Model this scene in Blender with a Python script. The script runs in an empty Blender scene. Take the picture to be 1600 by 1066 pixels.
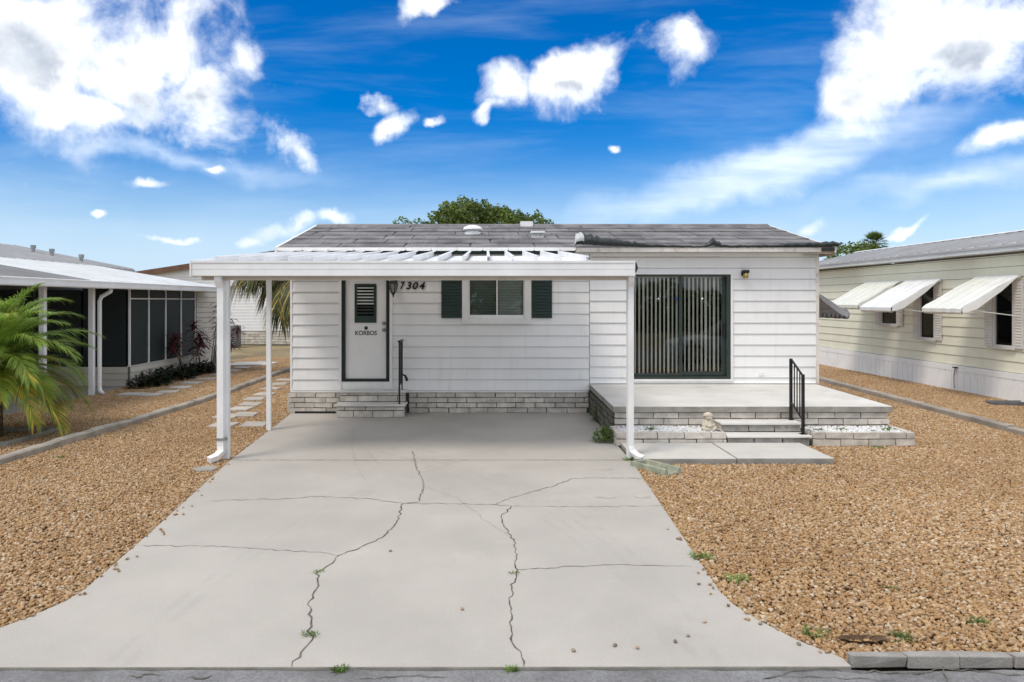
import bpy, math, random
from mathutils import Vector, Matrix
R = math.radians
random.seed(7)
scene = bpy.context.scene
COL = scene.collection

# ------------------------------------------------------------------ camera
CAMZ, F, VX, VY = 2.13, 1067.0, 760.0, 470.0
cd = bpy.data.cameras.new('camera'); cam = bpy.data.objects.new('camera', cd); COL.objects.link(cam)
cam.location = (0, 0, CAMZ); cam.rotation_euler = (R(90), 0, 0)
cd.sensor_width = 36; cd.lens = 36 * F / 1600
cd.shift_x = (800 - VX) / 1600; cd.shift_y = -(533 - VY) / 1600
cd.clip_start = 0.05; cd.clip_end = 2000
scene.camera = cam

# ------------------------------------------------------------------ sky, sun, exposure
SUN_EL, SUN_AZ = R(58), R(228)          # azimuth from +Y towards +X
w = bpy.data.worlds.new('World'); scene.world = w; w.use_nodes = True
w.cycles.sampling_method = 'MANUAL'; w.cycles.sample_map_resolution = 256
nt = w.node_tree; nt.nodes.clear()
class NB:
    def __init__(s, tree): s.t = tree
    def n(s, kind, **kw):
        nd = s.t.nodes.new(kind)
        for k, v in kw.items(): setattr(nd, k, v)
        return nd
    def put(s, sock, v):
        if hasattr(v, 'is_output'): s.t.links.new(v, sock)
        else: sock.default_value = v
    def m(s, op, a, b=None, c=None, clamp=False):
        nd = s.n('ShaderNodeMath', operation=op); nd.use_clamp = clamp
        for i, v in enumerate((a, b, c)):
            if v is not None: s.put(nd.inputs[i], v)
        return nd.outputs[0]
    def vm(s, op, a, b=None):
        nd = s.n('ShaderNodeVectorMath', operation=op); s.put(nd.inputs[0], a)
        if b is not None: s.put(nd.inputs[1], b)
        return nd
    def noise(s, vec, scale, detail=4, rough=.55, dist=0):
        nd = s.n('ShaderNodeTexNoise'); s.put(nd.inputs['Vector'], vec)
        nd.inputs['Scale'].default_value = scale; nd.inputs['Detail'].default_value = detail
        nd.inputs['Roughness'].default_value = rough; nd.inputs['Distortion'].default_value = dist
        return nd.outputs['Fac']
    def smooth(s, v, a, b, lo=0., hi=1.):
        nd = s.n('ShaderNodeMapRange', interpolation_type='SMOOTHSTEP'); s.put(nd.inputs[0], v)
        for i, q in enumerate((a, b, lo, hi)): nd.inputs[i + 1].default_value = q
        return nd.outputs[0]
    def lin(s, v, a, b, lo=0., hi=1.):
        nd = s.n('ShaderNodeMapRange'); s.put(nd.inputs[0], v)
        for i, q in enumerate((a, b, lo, hi)): nd.inputs[i + 1].default_value = q
        return nd.outputs[0]
    def mix(s, fac, a, b, mode='MIX'):
        nd = s.n('ShaderNodeMix', data_type='RGBA', blend_type=mode)
        s.put(nd.inputs[0], fac)
        for sk, v in ((nd.inputs[6], a), (nd.inputs[7], b)):
            if isinstance(v, (tuple, list)) and len(v) == 3: v = (*v, 1)
            s.put(sk, v)
        return nd.outputs[2]
b = NB(nt)
sky = b.n('ShaderNodeTexSky', sky_type='NISHITA'); sky.sun_disc = False
sky.sun_elevation = SUN_EL; sky.sun_rotation = SUN_AZ
sky.air_density = 1.0; sky.dust_density = 0.6; sky.ozone_density = 2.5
hs = b.n('ShaderNodeHueSaturation'); hs.inputs['Saturation'].default_value = 1.62; hs.inputs['Hue'].default_value = .512; hs.inputs['Value'].default_value = 1.0
nt.links.new(sky.outputs[0], hs.inputs['Color'])
skycol = b.vm('SCALE', hs.outputs[0]); skycol.inputs['Scale'].default_value = 0.0835
tc = b.n('ShaderNodeTexCoord'); D = tc.outputs['Generated']
sx = b.n('ShaderNodeSeparateXYZ'); nt.links.new(D, sx.inputs[0])
yy = b.m('MAXIMUM', sx.outputs[1], .08)
u = b.m('DIVIDE', sx.outputs[0], yy); v = b.m('DIVIDE', sx.outputs[2], yy)
px = b.m('MULTIPLY_ADD', u, F / 100, VX / 100); py = b.m('MULTIPLY_ADD', v, -F / 100, VY / 100)
# gentle warp so that the clouds' outlines are ragged
wn = b.n('ShaderNodeTexNoise'); nt.links.new(D, wn.inputs['Vector']); wn.inputs['Scale'].default_value = 9; wn.inputs['Detail'].default_value = 6
cx = b.n('ShaderNodeCombineXYZ'); nt.links.new(px, cx.inputs[0]); nt.links.new(py, cx.inputs[1])
wv = b.vm('SUBTRACT', wn.outputs['Color'], (.5, .5, .5)); ws = b.vm('SCALE', wv.outputs[0]); ws.inputs['Scale'].default_value = 1.3
P = b.vm('ADD', cx.outputs[0], ws.outputs[0]).outputs[0]
def blob(x, y, rx, ry, rot=0, wt=1.0):
    mp = b.n('ShaderNodeMapping', vector_type='TEXTURE')
    nt.links.new(P, mp.inputs['Vector'])
    mp.inputs['Location'].default_value = (x / 100, y / 100, 0)
    mp.inputs['Rotation'].default_value = (0, 0, R(rot)); mp.inputs['Scale'].default_value = (rx / 100, ry / 100, 1e3)
    ln = b.vm('LENGTH', mp.outputs[0]).outputs['Value']
    return b.m('MULTIPLY', b.m('SUBTRACT', 1., ln), wt)
blobs = [(60, 50, 300, 190), (190, 100, 230, 112, 10), (310, 135, 100, 45, 0), (375, 105, 38, 48), (120, 180, 150, 40, 4),
         (1420, 60, 190, 120, -25), (1320, 170, 80, 75, 15), (1520, 105, 160, 75, -25), (1580, 40, 100, 110), (1575, 222, 70, 26, -15),
         (798, 138, 46, 46, 20), (905, 120, 78, 55, -40), (1065, 65, 56, 48, 20), (618, 180, 38, 20, -25), (585, 150, 32, 14), (682, 173, 12, 12),
         (452, 231, 54, 20, 38), (340, 261, 20, 8), (445, 350, 60, 20, -10), (518, 336, 38, 20), (395, 360, 26, 11), (668, 8, 46, 22, -30),
         (1262, 362, 32, 17), (955, 242, 13, 10), (1415, 362, 42, 9, -8), (235, 303, 36, 8), (165, 338, 16, 5), (270, 378, 46, 7), (760, 175, 30, 14)]
C = None
for q in blobs:
    q = tuple(q) + (0,) * (5 - len(q)); o = blob(*q, 1. if q[2] > 40 else .8); C = o if C is None else b.m('MAXIMUM', C, o)
C = b.m('MAXIMUM', C, -1.2)
fb = b.noise(D, 9, 7, .57, .3)
fine = b.noise(D, 38, 4, .6)
# sky outside the frame: unseen broad-noise clouds, coverage raised for more fill light
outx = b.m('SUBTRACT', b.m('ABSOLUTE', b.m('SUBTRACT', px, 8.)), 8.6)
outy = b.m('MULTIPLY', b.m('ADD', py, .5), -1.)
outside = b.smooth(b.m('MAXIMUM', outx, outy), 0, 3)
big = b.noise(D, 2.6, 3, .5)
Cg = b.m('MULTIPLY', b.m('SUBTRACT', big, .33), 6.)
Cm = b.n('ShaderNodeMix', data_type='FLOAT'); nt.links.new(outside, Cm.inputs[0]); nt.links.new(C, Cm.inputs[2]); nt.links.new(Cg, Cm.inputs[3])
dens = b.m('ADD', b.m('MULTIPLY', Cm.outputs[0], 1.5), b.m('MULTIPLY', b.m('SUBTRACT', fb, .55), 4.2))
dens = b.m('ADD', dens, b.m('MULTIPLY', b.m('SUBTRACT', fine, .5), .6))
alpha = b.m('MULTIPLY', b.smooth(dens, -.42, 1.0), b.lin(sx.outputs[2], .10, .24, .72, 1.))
# thin cirrus band rising to the right, and haze low down
band = blob(1210, 265, 400, 50, -15.5)
band2 = blob(1500, 290, 330, 36, -6)
band3 = blob(260, 250, 330, 26, 4)
stn = b.n('ShaderNodeMapping'); nt.links.new(cx.outputs[0], stn.inputs[0]); stn.inputs['Rotation'].default_value = (0, 0, R(17)); stn.inputs['Scale'].default_value = (.35, 2.2, 1)
st = b.noise(stn.outputs[0], 1.1, 6, .55)
cir = b.m('MAXIMUM', b.m('MAXIMUM', band, b.m('MULTIPLY', band2, .6)), b.m('MULTIPLY', band3, .5))
cir = b.m('MULTIPLY', b.smooth(cir, 0, .75), b.lin(st, .3, .7, .3, 1.2))
low = b.smooth(sx.outputs[2], .0, .22, .96, 0.)
low = b.m('MULTIPLY', low, b.lin(b.noise(D, 5, 4), .3, .7, .7, 1.1))
hazecol = (.36, .47, .61)
c1 = b.mix(low, skycol.outputs[0], hazecol)
veil = b.m('MULTIPLY', b.smooth(b.noise(stn.outputs[0], .5, 5, .6, .3), .42, .72), .17)
c1 = b.mix(veil, c1, (.45, .54, .66))
c2 = b.mix(b.m('MULTIPLY', cir, .85, clamp=True), c1, (.56, .64, .74))
thick = b.smooth(dens, .3, 1.3)
sh = b.smooth(b.noise(b.vm('ADD', D, (0.03, .0, .05)).outputs[0], 8, 5, .55), .40, .66)
gb = None
for q in ((60, 95, 150, 75), (265, 165, 110, 45, -8), (140, 20, 90, 45), (1440, 125, 150, 50, -20), (905, 150, 50, 28)):
    o = blob(*q); gb = o if gb is None else b.m('MAXIMUM', gb, o)
gb = b.m('MAXIMUM', b.smooth(gb, -.3, .55), b.m('MULTIPLY', outside, .7))
shade = b.m('MULTIPLY', b.m('MULTIPLY', thick, gb), b.lin(sh, 0, 1, .45, 1.))
ccol = b.mix(shade, b.mix(b.smooth(b.noise(D, 14, 6, .6), .36, .62), (.60, .64, .69), (.88, .88, .87)), (.27, .31, .38))
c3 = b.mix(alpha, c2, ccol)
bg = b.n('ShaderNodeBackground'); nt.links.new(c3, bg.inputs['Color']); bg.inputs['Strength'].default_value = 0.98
wo = b.n('ShaderNodeOutputWorld'); nt.links.new(bg.outputs[0], wo.inputs['Surface'])

sl = bpy.data.lights.new('sun', 'SUN'); sun = bpy.data.objects.new('sun', sl); COL.objects.link(sun)
sl.energy = 1.15; sl.angle = R(18); sl.color = (1.0, .91, .80)
sd = Vector((math.sin(SUN_AZ) * math.cos(SUN_EL), math.cos(SUN_AZ) * math.cos(SUN_EL), math.sin(SUN_EL)))
sun.rotation_euler = (-sd).to_track_quat('-Z', 'Y').to_euler(); sun.location = (0, -5, 30)
vs = scene.view_settings
vs.view_transform = 'Standard'; vs.look = 'None'; vs.gamma = 1; vs.exposure = 0.82; vs.use_curve_mapping = False
scene.cycles.max_bounces = 8; scene.cycles.diffuse_bounces = 6

# ------------------------------------------------------------------ helpers
def G(px, py, z=0.):
    d = (CAMZ - z) * F / (py - VY)
    return ((px - VX) / F * d, d)
MATS = {}
def pm(name, col, rough=.7, var=.08, vs=2.5, bump=.0, bs=60, rnd=0., streak=0., stc=None, axis='z', metal=0., spec=.4,
       spots=0., spc=(.1, .09, .08), sps=1.3, fine=0., trans=0.):
    """principled material: large-scale tone variation, streaks, stains, fine relief, per-object tone"""
    m = bpy.data.materials.new(name); m.use_nodes = True; MATS[name] = m
    t = m.node_tree; n = NB(t); p = t.nodes['Principled BSDF']
    geo = n.n('ShaderNodeNewGeometry'); pos = geo.outputs['Position']
    c = (*col, 1)
    f = n.noise(pos, vs, 6, .6)
    dark = tuple(x * (1 - 2.2 * var) for x in col); lite = tuple(min(1, x * (1 + 1.6 * var)) for x in col)
    cc = n.mix(n.smooth(f, .28, .72), dark, lite)
    if streak:
        mp = n.n('ShaderNodeMapping'); t.links.new(pos, mp.inputs[0])
        mp.inputs['Scale'].default_value = {'z': (9, 9, .7), 'x': (.7, 9, 9), 'y': (9, .8, .8)}[axis]
        s = n.noise(mp.outputs[0], 1.0, 5, .6)
        cc = n.mix(n.m('MULTIPLY', n.smooth(s, .5, .75), streak), cc, stc or tuple(x * .4 for x in col))
    if spots:
        s = n.noise(pos, sps, 7, .65, .4)
        cc = n.mix(n.m('MULTIPLY', n.smooth(s, .54, .72), spots), cc, spc)
    if rnd:
        oi = n.n('ShaderNodeObjectInfo')
        k = n.lin(oi.outputs['Random'], 0, 1, 1 - rnd, 1 + rnd)
        cb = n.n('ShaderNodeCombineXYZ')
        for i in range(3): t.links.new(k, cb.inputs[i])
        cc = n.mix(1., cc, cb.outputs[0], 'MULTIPLY')
    if fine:
        k = n.lin(n.noise(pos, 55, 5, .7), .25, .75, 1 - fine, 1 + fine); cb = n.n('ShaderNodeCombineXYZ')
        for i in range(3): t.links.new(k, cb.inputs[i])
        cc = n.mix(1., cc, cb.outputs[0], 'MULTIPLY')
    t.links.new(cc, p.inputs['Base Color'])
    rr = n.lin(n.noise(pos, vs * 4, 4), .3, .7, max(.05, rough - .1), min(1, rough + .1)); t.links.new(rr, p.inputs['Roughness'])
    p.inputs['Metallic'].default_value = metal; p.inputs['Specular IOR Level'].default_value = spec
    if bump:
        bn = n.n('ShaderNodeBump'); bn.inputs['Strength'].default_value = bump; bn.inputs['Distance'].default_value = .01
        t.links.new(n.noise(pos, bs, 5, .6), bn.inputs['Height']); t.links.new(bn.outputs[0], p.inputs['Normal'])
    if trans:
        tr = n.n('ShaderNodeBsdfTranslucent'); t.links.new(cc, tr.inputs[0])
        mx = n.n('ShaderNodeMixShader'); mx.inputs[0].default_value = trans
        t.links.new(p.outputs[0], mx.inputs[1]); t.links.new(tr.outputs[0], mx.inputs[2])
        t.links.new(mx.outputs[0], t.nodes['Material Output'].inputs[0])
    return m
def glass(name, tint=(.5, .55, .52), alpha=.8):
    m = bpy.data.materials.new(name); m.use_nodes = True; MATS[name] = m
    t = m.node_tree; n = NB(t)
    for nd in list(t.nodes):
        if nd.type == 'BSDF_PRINCIPLED': t.nodes.remove(nd)
    tr = n.n('ShaderNodeBsdfTransparent'); tr.inputs[0].default_value = (*tint, 1)
    gl = n.n('ShaderNodeBsdfGlossy'); gl.inputs['Roughness'].default_value = .02
    fr = n.n('ShaderNodeFresnel'); fr.inputs[0].default_value = 1.5
    mx = n.n('ShaderNodeMixShader'); t.links.new(fr.outputs[0], mx.inputs[0])
    t.links.new(tr.outputs[0], mx.inputs[1]); t.links.new(gl.outputs[0], mx.inputs[2])
    t.links.new(mx.outputs[0], t.nodes['Material Output'].inputs[0])
    return m

pm('siding_white', (.85, .85, .85), .55, .02, 1.2, .04, 140, rnd=.015, streak=.16, stc=(.50, .47, .43))
pm('trim_white', (.84, .84, .83), .5, .03, 2, streak=.10, stc=(.5, .46, .4))
pm('trim_rust', (.74, .70, .66), .6, .04, 3, streak=.5, stc=(.36, .2, .11), spots=.5, spc=(.35, .2, .12), sps=5)
pm('seam', (.45, .38, .33), .7, .15, 6)
pm('metal_white', (.84, .85, .86), .38, .03, 2, streak=.10, stc=(.5, .5, .5), spec=.5)
pm('pan_white', (.86, .87, .89), .4, .03, 2, streak=.28, stc=(.42, .43, .45), axis='y', spec=.5)
pm('beam_beige', (.62, .56, .50), .6, .05, 3)
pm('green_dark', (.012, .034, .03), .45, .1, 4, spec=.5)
pm('green_black', (.010, .018, .015), .5, .1, 4)
pm('green_frame', (.032, .046, .04), .45, .1, 4)
pm('iron_black', (.008, .008, .009), .4, .1, 20, spec=.5)
pm('door_white', (.84, .83, .82), .4, .015, 2)
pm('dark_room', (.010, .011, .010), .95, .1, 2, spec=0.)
pm('blind_cream', (.90, .84, .74), .6, .04, 4)
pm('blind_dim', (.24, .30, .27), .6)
pm('blind_white', (.62, .68, .66), .6, .04, 4)
pm('gap_shade', (.16, .15, .14), .9)  # dark wall backing, paints the shadow lines between siding boards
pm('brick', (.58, .54, .485), .9, .10, 5, .5, 45, rnd=.14, spots=.35, spc=(.24, .22, .2), sps=4)
pm('brick_weathered', (.36, .345, .32), .9, .15, 6, .6, 45, rnd=.22, spots=.6, spc=(.11, .11, .1), sps=6)
pm('brick_mossy', (.15, .145, .12), .95, .15, 5, .5, 45, rnd=.2, spots=.6, spc=(.05, .055, .04), sps=3)
pm('mortar', (.13, .12, .11), .95, .15, 8, .3, 80)
pm('concrete_drive', (.445, .420, .385), .85, .045, .7, .25, 160, spots=.16, spc=(.37, .34, .305), sps=.8, fine=.07, streak=.10, stc=(.40, .375, .345), axis='y')
pm('concrete_patio', (.65, .635, .605), .8, .05, 1.5, .2, 120, spots=.35, spc=(.40, .39, .37), sps=1.6)
pm('concrete_edge', (.33, .315, .285), .9, .12, 4, .4, 60, spots=.4, spc=(.17, .16, .14), sps=4)
pm('concrete_walk', (.56, .545, .51), .85, .04, 2, .3, 120, spots=.2, spc=(.33, .32, .3), sps=2)
pm('concrete_curb', (.33, .315, .295), .9, .1, 6, .5, 60, rnd=.1, spots=.5, spc=(.2, .2, .19), sps=7)
pm('paver', (.47, .44, .40), .9, .08, 4, .4, 80, rnd=.1)
pm('timber_grey', (.38, .345, .30), .9, .12, 3, .5, 30, rnd=.1, streak=.35, axis='y', spots=.3, spc=(.15, .13, .11), sps=3)
pm('crack_dirt', (.13, .115, .095), .95, .3, 12)
pm('crack_faint', (.34, .32, .29), .95, .1, 12)
pm('stain', (.46, .42, .37), .9, .08, 7)
pm('shingle', (.185, .18, .187), .95, .18, 1.6, .5, 90, rnd=.14, streak=.45, stc=(.075, .075, .078), axis='y', spots=.6, spc=(.33, .315, .31), sps=1.4)
pm('felt', (.020, .026, .026), .42, .25, 5, .3, 14, spec=.5)
pm('felt_silver', (.5, .52, .53), .35, .1, 6, .3, 20)
pm('wood_raw', (.48, .36, .26), .85, .15, 5, .4, 30, streak=.3, axis='x')
pm('asphalt', (.235, .235, .24), .95, .14, 1.8, .9, 110, spots=.5, spc=(.13, .13, .135), sps=22, fine=.35)
pm('soil', (.13, .08, .045), .95, .2, 14, .8, 60, spots=.5, spc=(.10, .06, .035), sps=30)
pm('ground', (.25, .20, .11), .95, .25, .35, .6, 12, spots=.6, spc=(.11, .12, .05), sps=.7)
pm('cream_siding', (.80, .79, .65), .55, .03, .8, .04, 120, rnd=.012, streak=.10, stc=(.45, .45, .33))
pm('tan_siding', (.58, .54, .47), .6, .03, 1.5, .04, 100, rnd=.02)
pm('skirt_white', (.90, .90, .90), .6, .02, 2, streak=.08)
pm('shutter_white', (.66, .65, .63), .6, .04, 3)
pm('awning_white', (.85, .86, .87), .4, .03, 3, spec=.5)
pm('awning_cream', (.79, .80, .74), .4, .03, 3, spec=.5)
pm('roof_grey', (.42, .425, .44), .5, .05, .8, streak=.25, axis='x', spec=.5)
pm('roof_dark', (.30, .305, .315), .55, .06, .8, streak=.25, axis='x', spec=.4)
pm('roof_white', (.72, .74, .76), .4, .04, 1, streak=.3, axis='x', spec=.5)
pm('brown_fascia', (.16, .085, .055), .7, .1, 3)
pm('galvanised', (.35, .36, .36), .4, .1, 6, metal=.6)
pm('plastic_grey', (.13, .135, .14), .5, .1, 6)
pm('statue', (.62, .56, .46), .85, .12, 25, .3, 80, spots=.5, spc=(.25, .2, .14), sps=25)
pm('splash_green', (.33, .35, .27), .9, .15, 8, .4, 60)
pm('brass', (.45, .34, .12), .3, .1, 10, metal=.7)
pm('sticker_white', (.75, .78, .78), .5); pm('sticker_blue', (.02, .05, .22), .5)
pm('lamp_glass', (.25, .25, .22), .15, .1, 10, spec=.6)
pm('white_pebble', (.78, .78, .79), .8, .08, 20, rnd=.2)
pm('leaf_oak', (.15, .21, .045), .6, .25, .6, rnd=0, trans=.25)
pm('leaf_palm', (.27, .41, .07), .4, .2, 3, rnd=.2, trans=.4)
pm('leaf_palm_yellow', (.58, .42, .07), .5, .25, 4, rnd=.25, trans=.3)
pm('leaf_queen', (.085, .10, .03), .5, .3, 2, rnd=.25, trans=.25)
pm('leaf_dark', (.018, .032, .014), .4, .3, 8, trans=.1)
pm('leaf_red', (.10, .022, .028), .4, .35, 10, rnd=.3, trans=.15)
pm('leaf_weed', (.15, .25, .05), .55, .3, 14, rnd=.3, trans=.25)
pm('bark', (.17, .125, .085), .9, .25, 12, .8, 30)
pm('bark_pale', (.26, .22, .17), .9, .25, 12, .6, 30)
glass('glass', (.94, .96, .95)); glass('glass_dark', (.30, .33, .33))
def drive_marks():
    m = MATS['concrete_drive']; t = m.node_tree; n = NB(t); p = t.nodes['Principled BSDF']; src = p.inputs['Base Color'].links[0].from_socket
    pos = n.n('ShaderNodeNewGeometry').outputs['Position']; sp = n.n('ShaderNodeSeparateXYZ'); t.links.new(pos, sp.inputs[0])
    flat = n.n('ShaderNodeCombineXYZ'); t.links.new(sp.outputs[0], flat.inputs[0]); t.links.new(sp.outputs[1], flat.inputs[1])
    rn = n.noise(pos, 3.0, 5, .6); cc = src
    for cx_, cy_, r in ((-6.5, 4.2, 7.75), (-6.5, 4.2, 7.88), (-6.5, 4.2, 7.62), (6.2, 4.0, 8.3), (6.2, 4.0, 8.42), (-8.0, 3.0, 9.3)):
        d = n.vm('LENGTH', n.vm('SUBTRACT', flat.outputs[0], (cx_, cy_, 0)).outputs[0]).outputs['Value']
        k = n.smooth(n.m('ABSOLUTE', n.m('SUBTRACT', d, r)), .008, .05, .30, 0.)
        k = n.m('MULTIPLY', k, n.smooth(rn, .42, .62))
        cc = n.mix(k, cc, (.36, .34, .315))
    vo = n.n('ShaderNodeTexVoronoi'); t.links.new(pos, vo.inputs['Vector']); vo.inputs['Scale'].default_value = 1.6
    dr_ = n.m('MULTIPLY', n.smooth(vo.outputs['Distance'], .02, .06, .55, 0.), n.smooth(n.noise(pos, .9, 3), .5, .6))
    cc = n.mix(dr_, cc, (.24, .22, .2))
    mot = n.smooth(n.noise(pos, 2.2, 8, .7, .6), .5, .75, 0, .28); cc = n.mix(mot, cc, (.39, .365, .335))
    lt_ = n.smooth(n.noise(n.vm('ADD', pos, (7, 3, 0)).outputs[0], 1.1, 7, .7, .5), .55, .75, 0, .30); cc = n.mix(lt_, cc, (.57, .545, .505))
    t.links.new(cc, p.inputs['Base Color'])
drive_marks()
def screen_mat():
    m = bpy.data.materials.new('screen_mesh'); m.use_nodes = True; MATS['screen_mesh'] = m
    t = m.node_tree; n = NB(t); p = t.nodes['Principled BSDF']; p.inputs['Base Color'].default_value = (.013, .023, .023, 1); p.inputs['Roughness'].default_value = .5
    tr = n.n('ShaderNodeBsdfTransparent'); mx = n.n('ShaderNodeMixShader'); mx.inputs[0].default_value = .84
    t.links.new(tr.outputs[0], mx.inputs[1]); t.links.new(p.outputs[0], mx.inputs[2]); t.links.new(mx.outputs[0], t.nodes['Material Output'].inputs[0])
screen_mat()

WORLD = {}
def wpos(o): return WORLD.get(o.name, Vector((0, 0, 0)))
def tag(o, label=None, cat=None, group=None, kind=None):
    if label: o['label'] = label
    if cat: o['category'] = cat
    if group: o['group'] = group
    if kind: o['kind'] = kind
    return o
def empty(name, loc, label=None, cat=None, group=None):
    o = bpy.data.objects.new(name, None); COL.objects.link(o); o.location = loc; o.empty_display_size = .1
    WORLD[o.name] = Vector(loc); return tag(o, label, cat, group)
class MB:
    def __init__(s): s.v = []; s.f = []; s.mi = []
    def add(s, vs, fs, mi=0):
        k = len(s.v); s.v += [tuple(q) for q in vs]; s.f += [tuple(i + k for i in f) for f in fs]; s.mi += [mi] * len(fs); return s
    def box(s, x0, x1, y0, y1, z0, z1, mi=0):
        return s.add([(x0,y0,z0),(x1,y0,z0),(x1,y1,z0),(x0,y1,z0),(x0,y0,z1),(x1,y0,z1),(x1,y1,z1),(x0,y1,z1)],
                     [(0,3,2,1),(4,5,6,7),(0,1,5,4),(1,2,6,5),(2,3,7,6),(3,0,4,7)], mi)
    def prism(s, poly, axis, a, c, mi=0):
        """extrude a 2-D polygon along an axis; poly in the two other axes in xyz order"""
        n = len(poly)
        def put(p, q): return {'x': (q, p[0], p[1]), 'y': (p[0], q, p[1]), 'z': (p[0], p[1], q)}[axis]
        vs = [put(p, a) for p in poly] + [put(p, c) for p in poly]
        fs = [tuple(range(n))[::-1], tuple(range(n, 2 * n))] + [(i, (i + 1) % n, n + (i + 1) % n, n + i) for i in range(n)]
        return s.add(vs, fs, mi)
    def tube(s, pts, r, n=8, mi=0, caps=True):
        pts = [Vector(p) for p in pts]; rs = r if isinstance(r, (list, tuple)) else [r] * len(pts)
        k = len(s.v); up = None
        for i, p in enumerate(pts):
            d = (pts[min(i + 1, len(pts) - 1)] - pts[max(i - 1, 0)]).normalized()
            if up is None: up = d.orthogonal().normalized()
            a = (up - d * up.dot(d)); a = a.normalized() if a.length > 1e-6 else d.orthogonal().normalized(); up = a; c = d.cross(a)
            for j in range(n):
                t = 2 * math.pi * j / n + math.pi / n; s.v.append(tuple(p + (a * math.cos(t) + c * math.sin(t)) * rs[i]))
        for i in range(len(pts) - 1):
            for j in range(n):
                s.f.append((k + i*n + j, k + i*n + (j+1) % n, k + (i+1)*n + (j+1) % n, k + (i+1)*n + j)); s.mi.append(mi)
        if caps:
            s.f.append(tuple(k + j for j in range(n))[::-1]); s.f.append(tuple(k + (len(pts)-1)*n + j for j in range(n))); s.mi += [mi, mi]
        return s
    def lathe(s, prof, c, n=16, mi=0):
        k = len(s.v)
        for r, z in prof:
            for j in range(n):
                t = 2 * math.pi * j / n; s.v.append((c[0] + r * math.cos(t), c[1] + r * math.sin(t), c[2] + z))
        for i in range(len(prof) - 1):
            for j in range(n):
                s.f.append((k + i*n + j, k + i*n + (j+1) % n, k + (i+1)*n + (j+1) % n, k + (i+1)*n + j)); s.mi.append(mi)
        s.f.append(tuple(k + j for j in range(n))[::-1]); s.f.append(tuple(k + (len(prof)-1)*n + j for j in range(n))); s.mi += [mi, mi]
        return s
    def lathe_y(s, prof, c, n=14):
        k = len(s.v); s.lathe(prof, (0, 0, 0), n)
        s.v[k:] = [(c[0] + x, c[1] - z, c[2] + y) for x, y, z in s.v[k:]]; return s
    def ball(s, c, r, n=10, m=7, mi=0):
        rx, ry, rz = r if isinstance(r, (tuple, list)) else (r, r, r)
        k = len(s.v)
        for i in range(m + 1):
            a = math.pi * i / m
            for j in range(n):
                t = 2 * math.pi * j / n; s.v.append((c[0] + rx * math.sin(a) * math.cos(t), c[1] + ry * math.sin(a) * math.sin(t), c[2] - rz * math.cos(a)))
        for i in range(m):
            for j in range(n):
                s.f.append((k + i*n + j, k + i*n + (j+1) % n, k + (i+1)*n + (j+1) % n, k + (i+1)*n + j)); s.mi.append(mi)
        return s
    def build(s, name, mats, parent=None, smooth=False, bevel=0., local=False):
        if isinstance(mats, str): mats = [mats]
        if parent is not None: org = Vector((0, 0, 0)) if local else wpos(parent)
        else:
            xs, ys, zs = zip(*s.v); org = Vector(((min(xs)+max(xs))/2, (min(ys)+max(ys))/2, min(zs)))
        me = bpy.data.meshes.new(name); me.from_pydata([tuple(Vector(q) - org) for q in s.v], [], s.f)
        for q in mats: me.materials.append(MATS[q])
        if len(mats) > 1: me.polygons.foreach_set('material_index', s.mi)
        if smooth: me.polygons.foreach_set('use_smooth', [True] * len(s.f))
        me.update(); o = bpy.data.objects.new(name, me); COL.objects.link(o)
        if parent is not None: o.parent = parent
        else: o.location = org
        WORLD[o.name] = org
        if bevel:
            md = o.modifiers.new('bevel', 'BEVEL'); md.width = bevel; md.segments = 2; md.limit_method = 'ANGLE'
        return o
def copy_tree(o, parent=None):
    c = o.copy(); COL.objects.link(c)
    if parent is not None: c.parent = parent
    for ch in list(o.children): copy_tree(ch, c)
    return c
ORD = ['first', 'second', 'third', 'fourth', 'fifth', 'sixth', 'seventh', 'eighth', 'ninth', 'tenth', 'eleventh', 'twelfth', 'thirteenth', 'fourteenth']
rnd = random.uniform

BRICKS = {}
def brick_mesh(l, d, h, matn, horiz='x'):
    key = (round(l, 2), round(d, 2), round(h, 3), matn, horiz, random.randrange(3))
    if key not in BRICKS:
        m = MB(); lx, ly = (l, d) if horiz == 'x' else (d, l)
        m.box(-lx/2, lx/2, -ly/2, ly/2, -h/2, h/2)
        vs = [(x + rnd(-.005, .005), y + rnd(-.006, .006), z + rnd(-.004, .004)) for x, y, z in m.v]
        me = bpy.data.meshes.new('brick'); me.from_pydata(vs, [], m.f); me.materials.append(MATS[matn]); BRICKS[key] = me
    return BRICKS[key]
def bricks(parent, a0, a1, plane, z0, heights, ln=.38, dep=.09, matn='brick', horiz='x', gap=.015, off=0., side=1):
    """courses of single bricks; plane = y (or x) of the outer face, side=+1 when the wall body lies at larger values"""
    org = wpos(parent); z = z0
    for i, h in enumerate(heights):
        a = a0 - (((i + off) % 2) * ln * .5 + rnd(0, .04))
        while a < a1 - .01:
            e = a + ln + rnd(-.02, .02); s0, s1 = max(a, a0), min(e, a1)
            if s1 - s0 > .05:
                l = s1 - s0 - gap; c = (s0 + s1) / 2; pr = rnd(-.004, .004)
                mn = random.choice(matn) if isinstance(matn, (list, tuple)) else matn
                o = bpy.data.objects.new('brick', brick_mesh(l, dep, h - gap, mn, horiz)); COL.objects.link(o); o.parent = parent
                pc = plane + side * (dep / 2) + pr
                o.location = (Vector((c, pc, z + h/2)) if horiz == 'x' else Vector((pc, c, z + h/2))) - org
            a = e
        z += h

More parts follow.
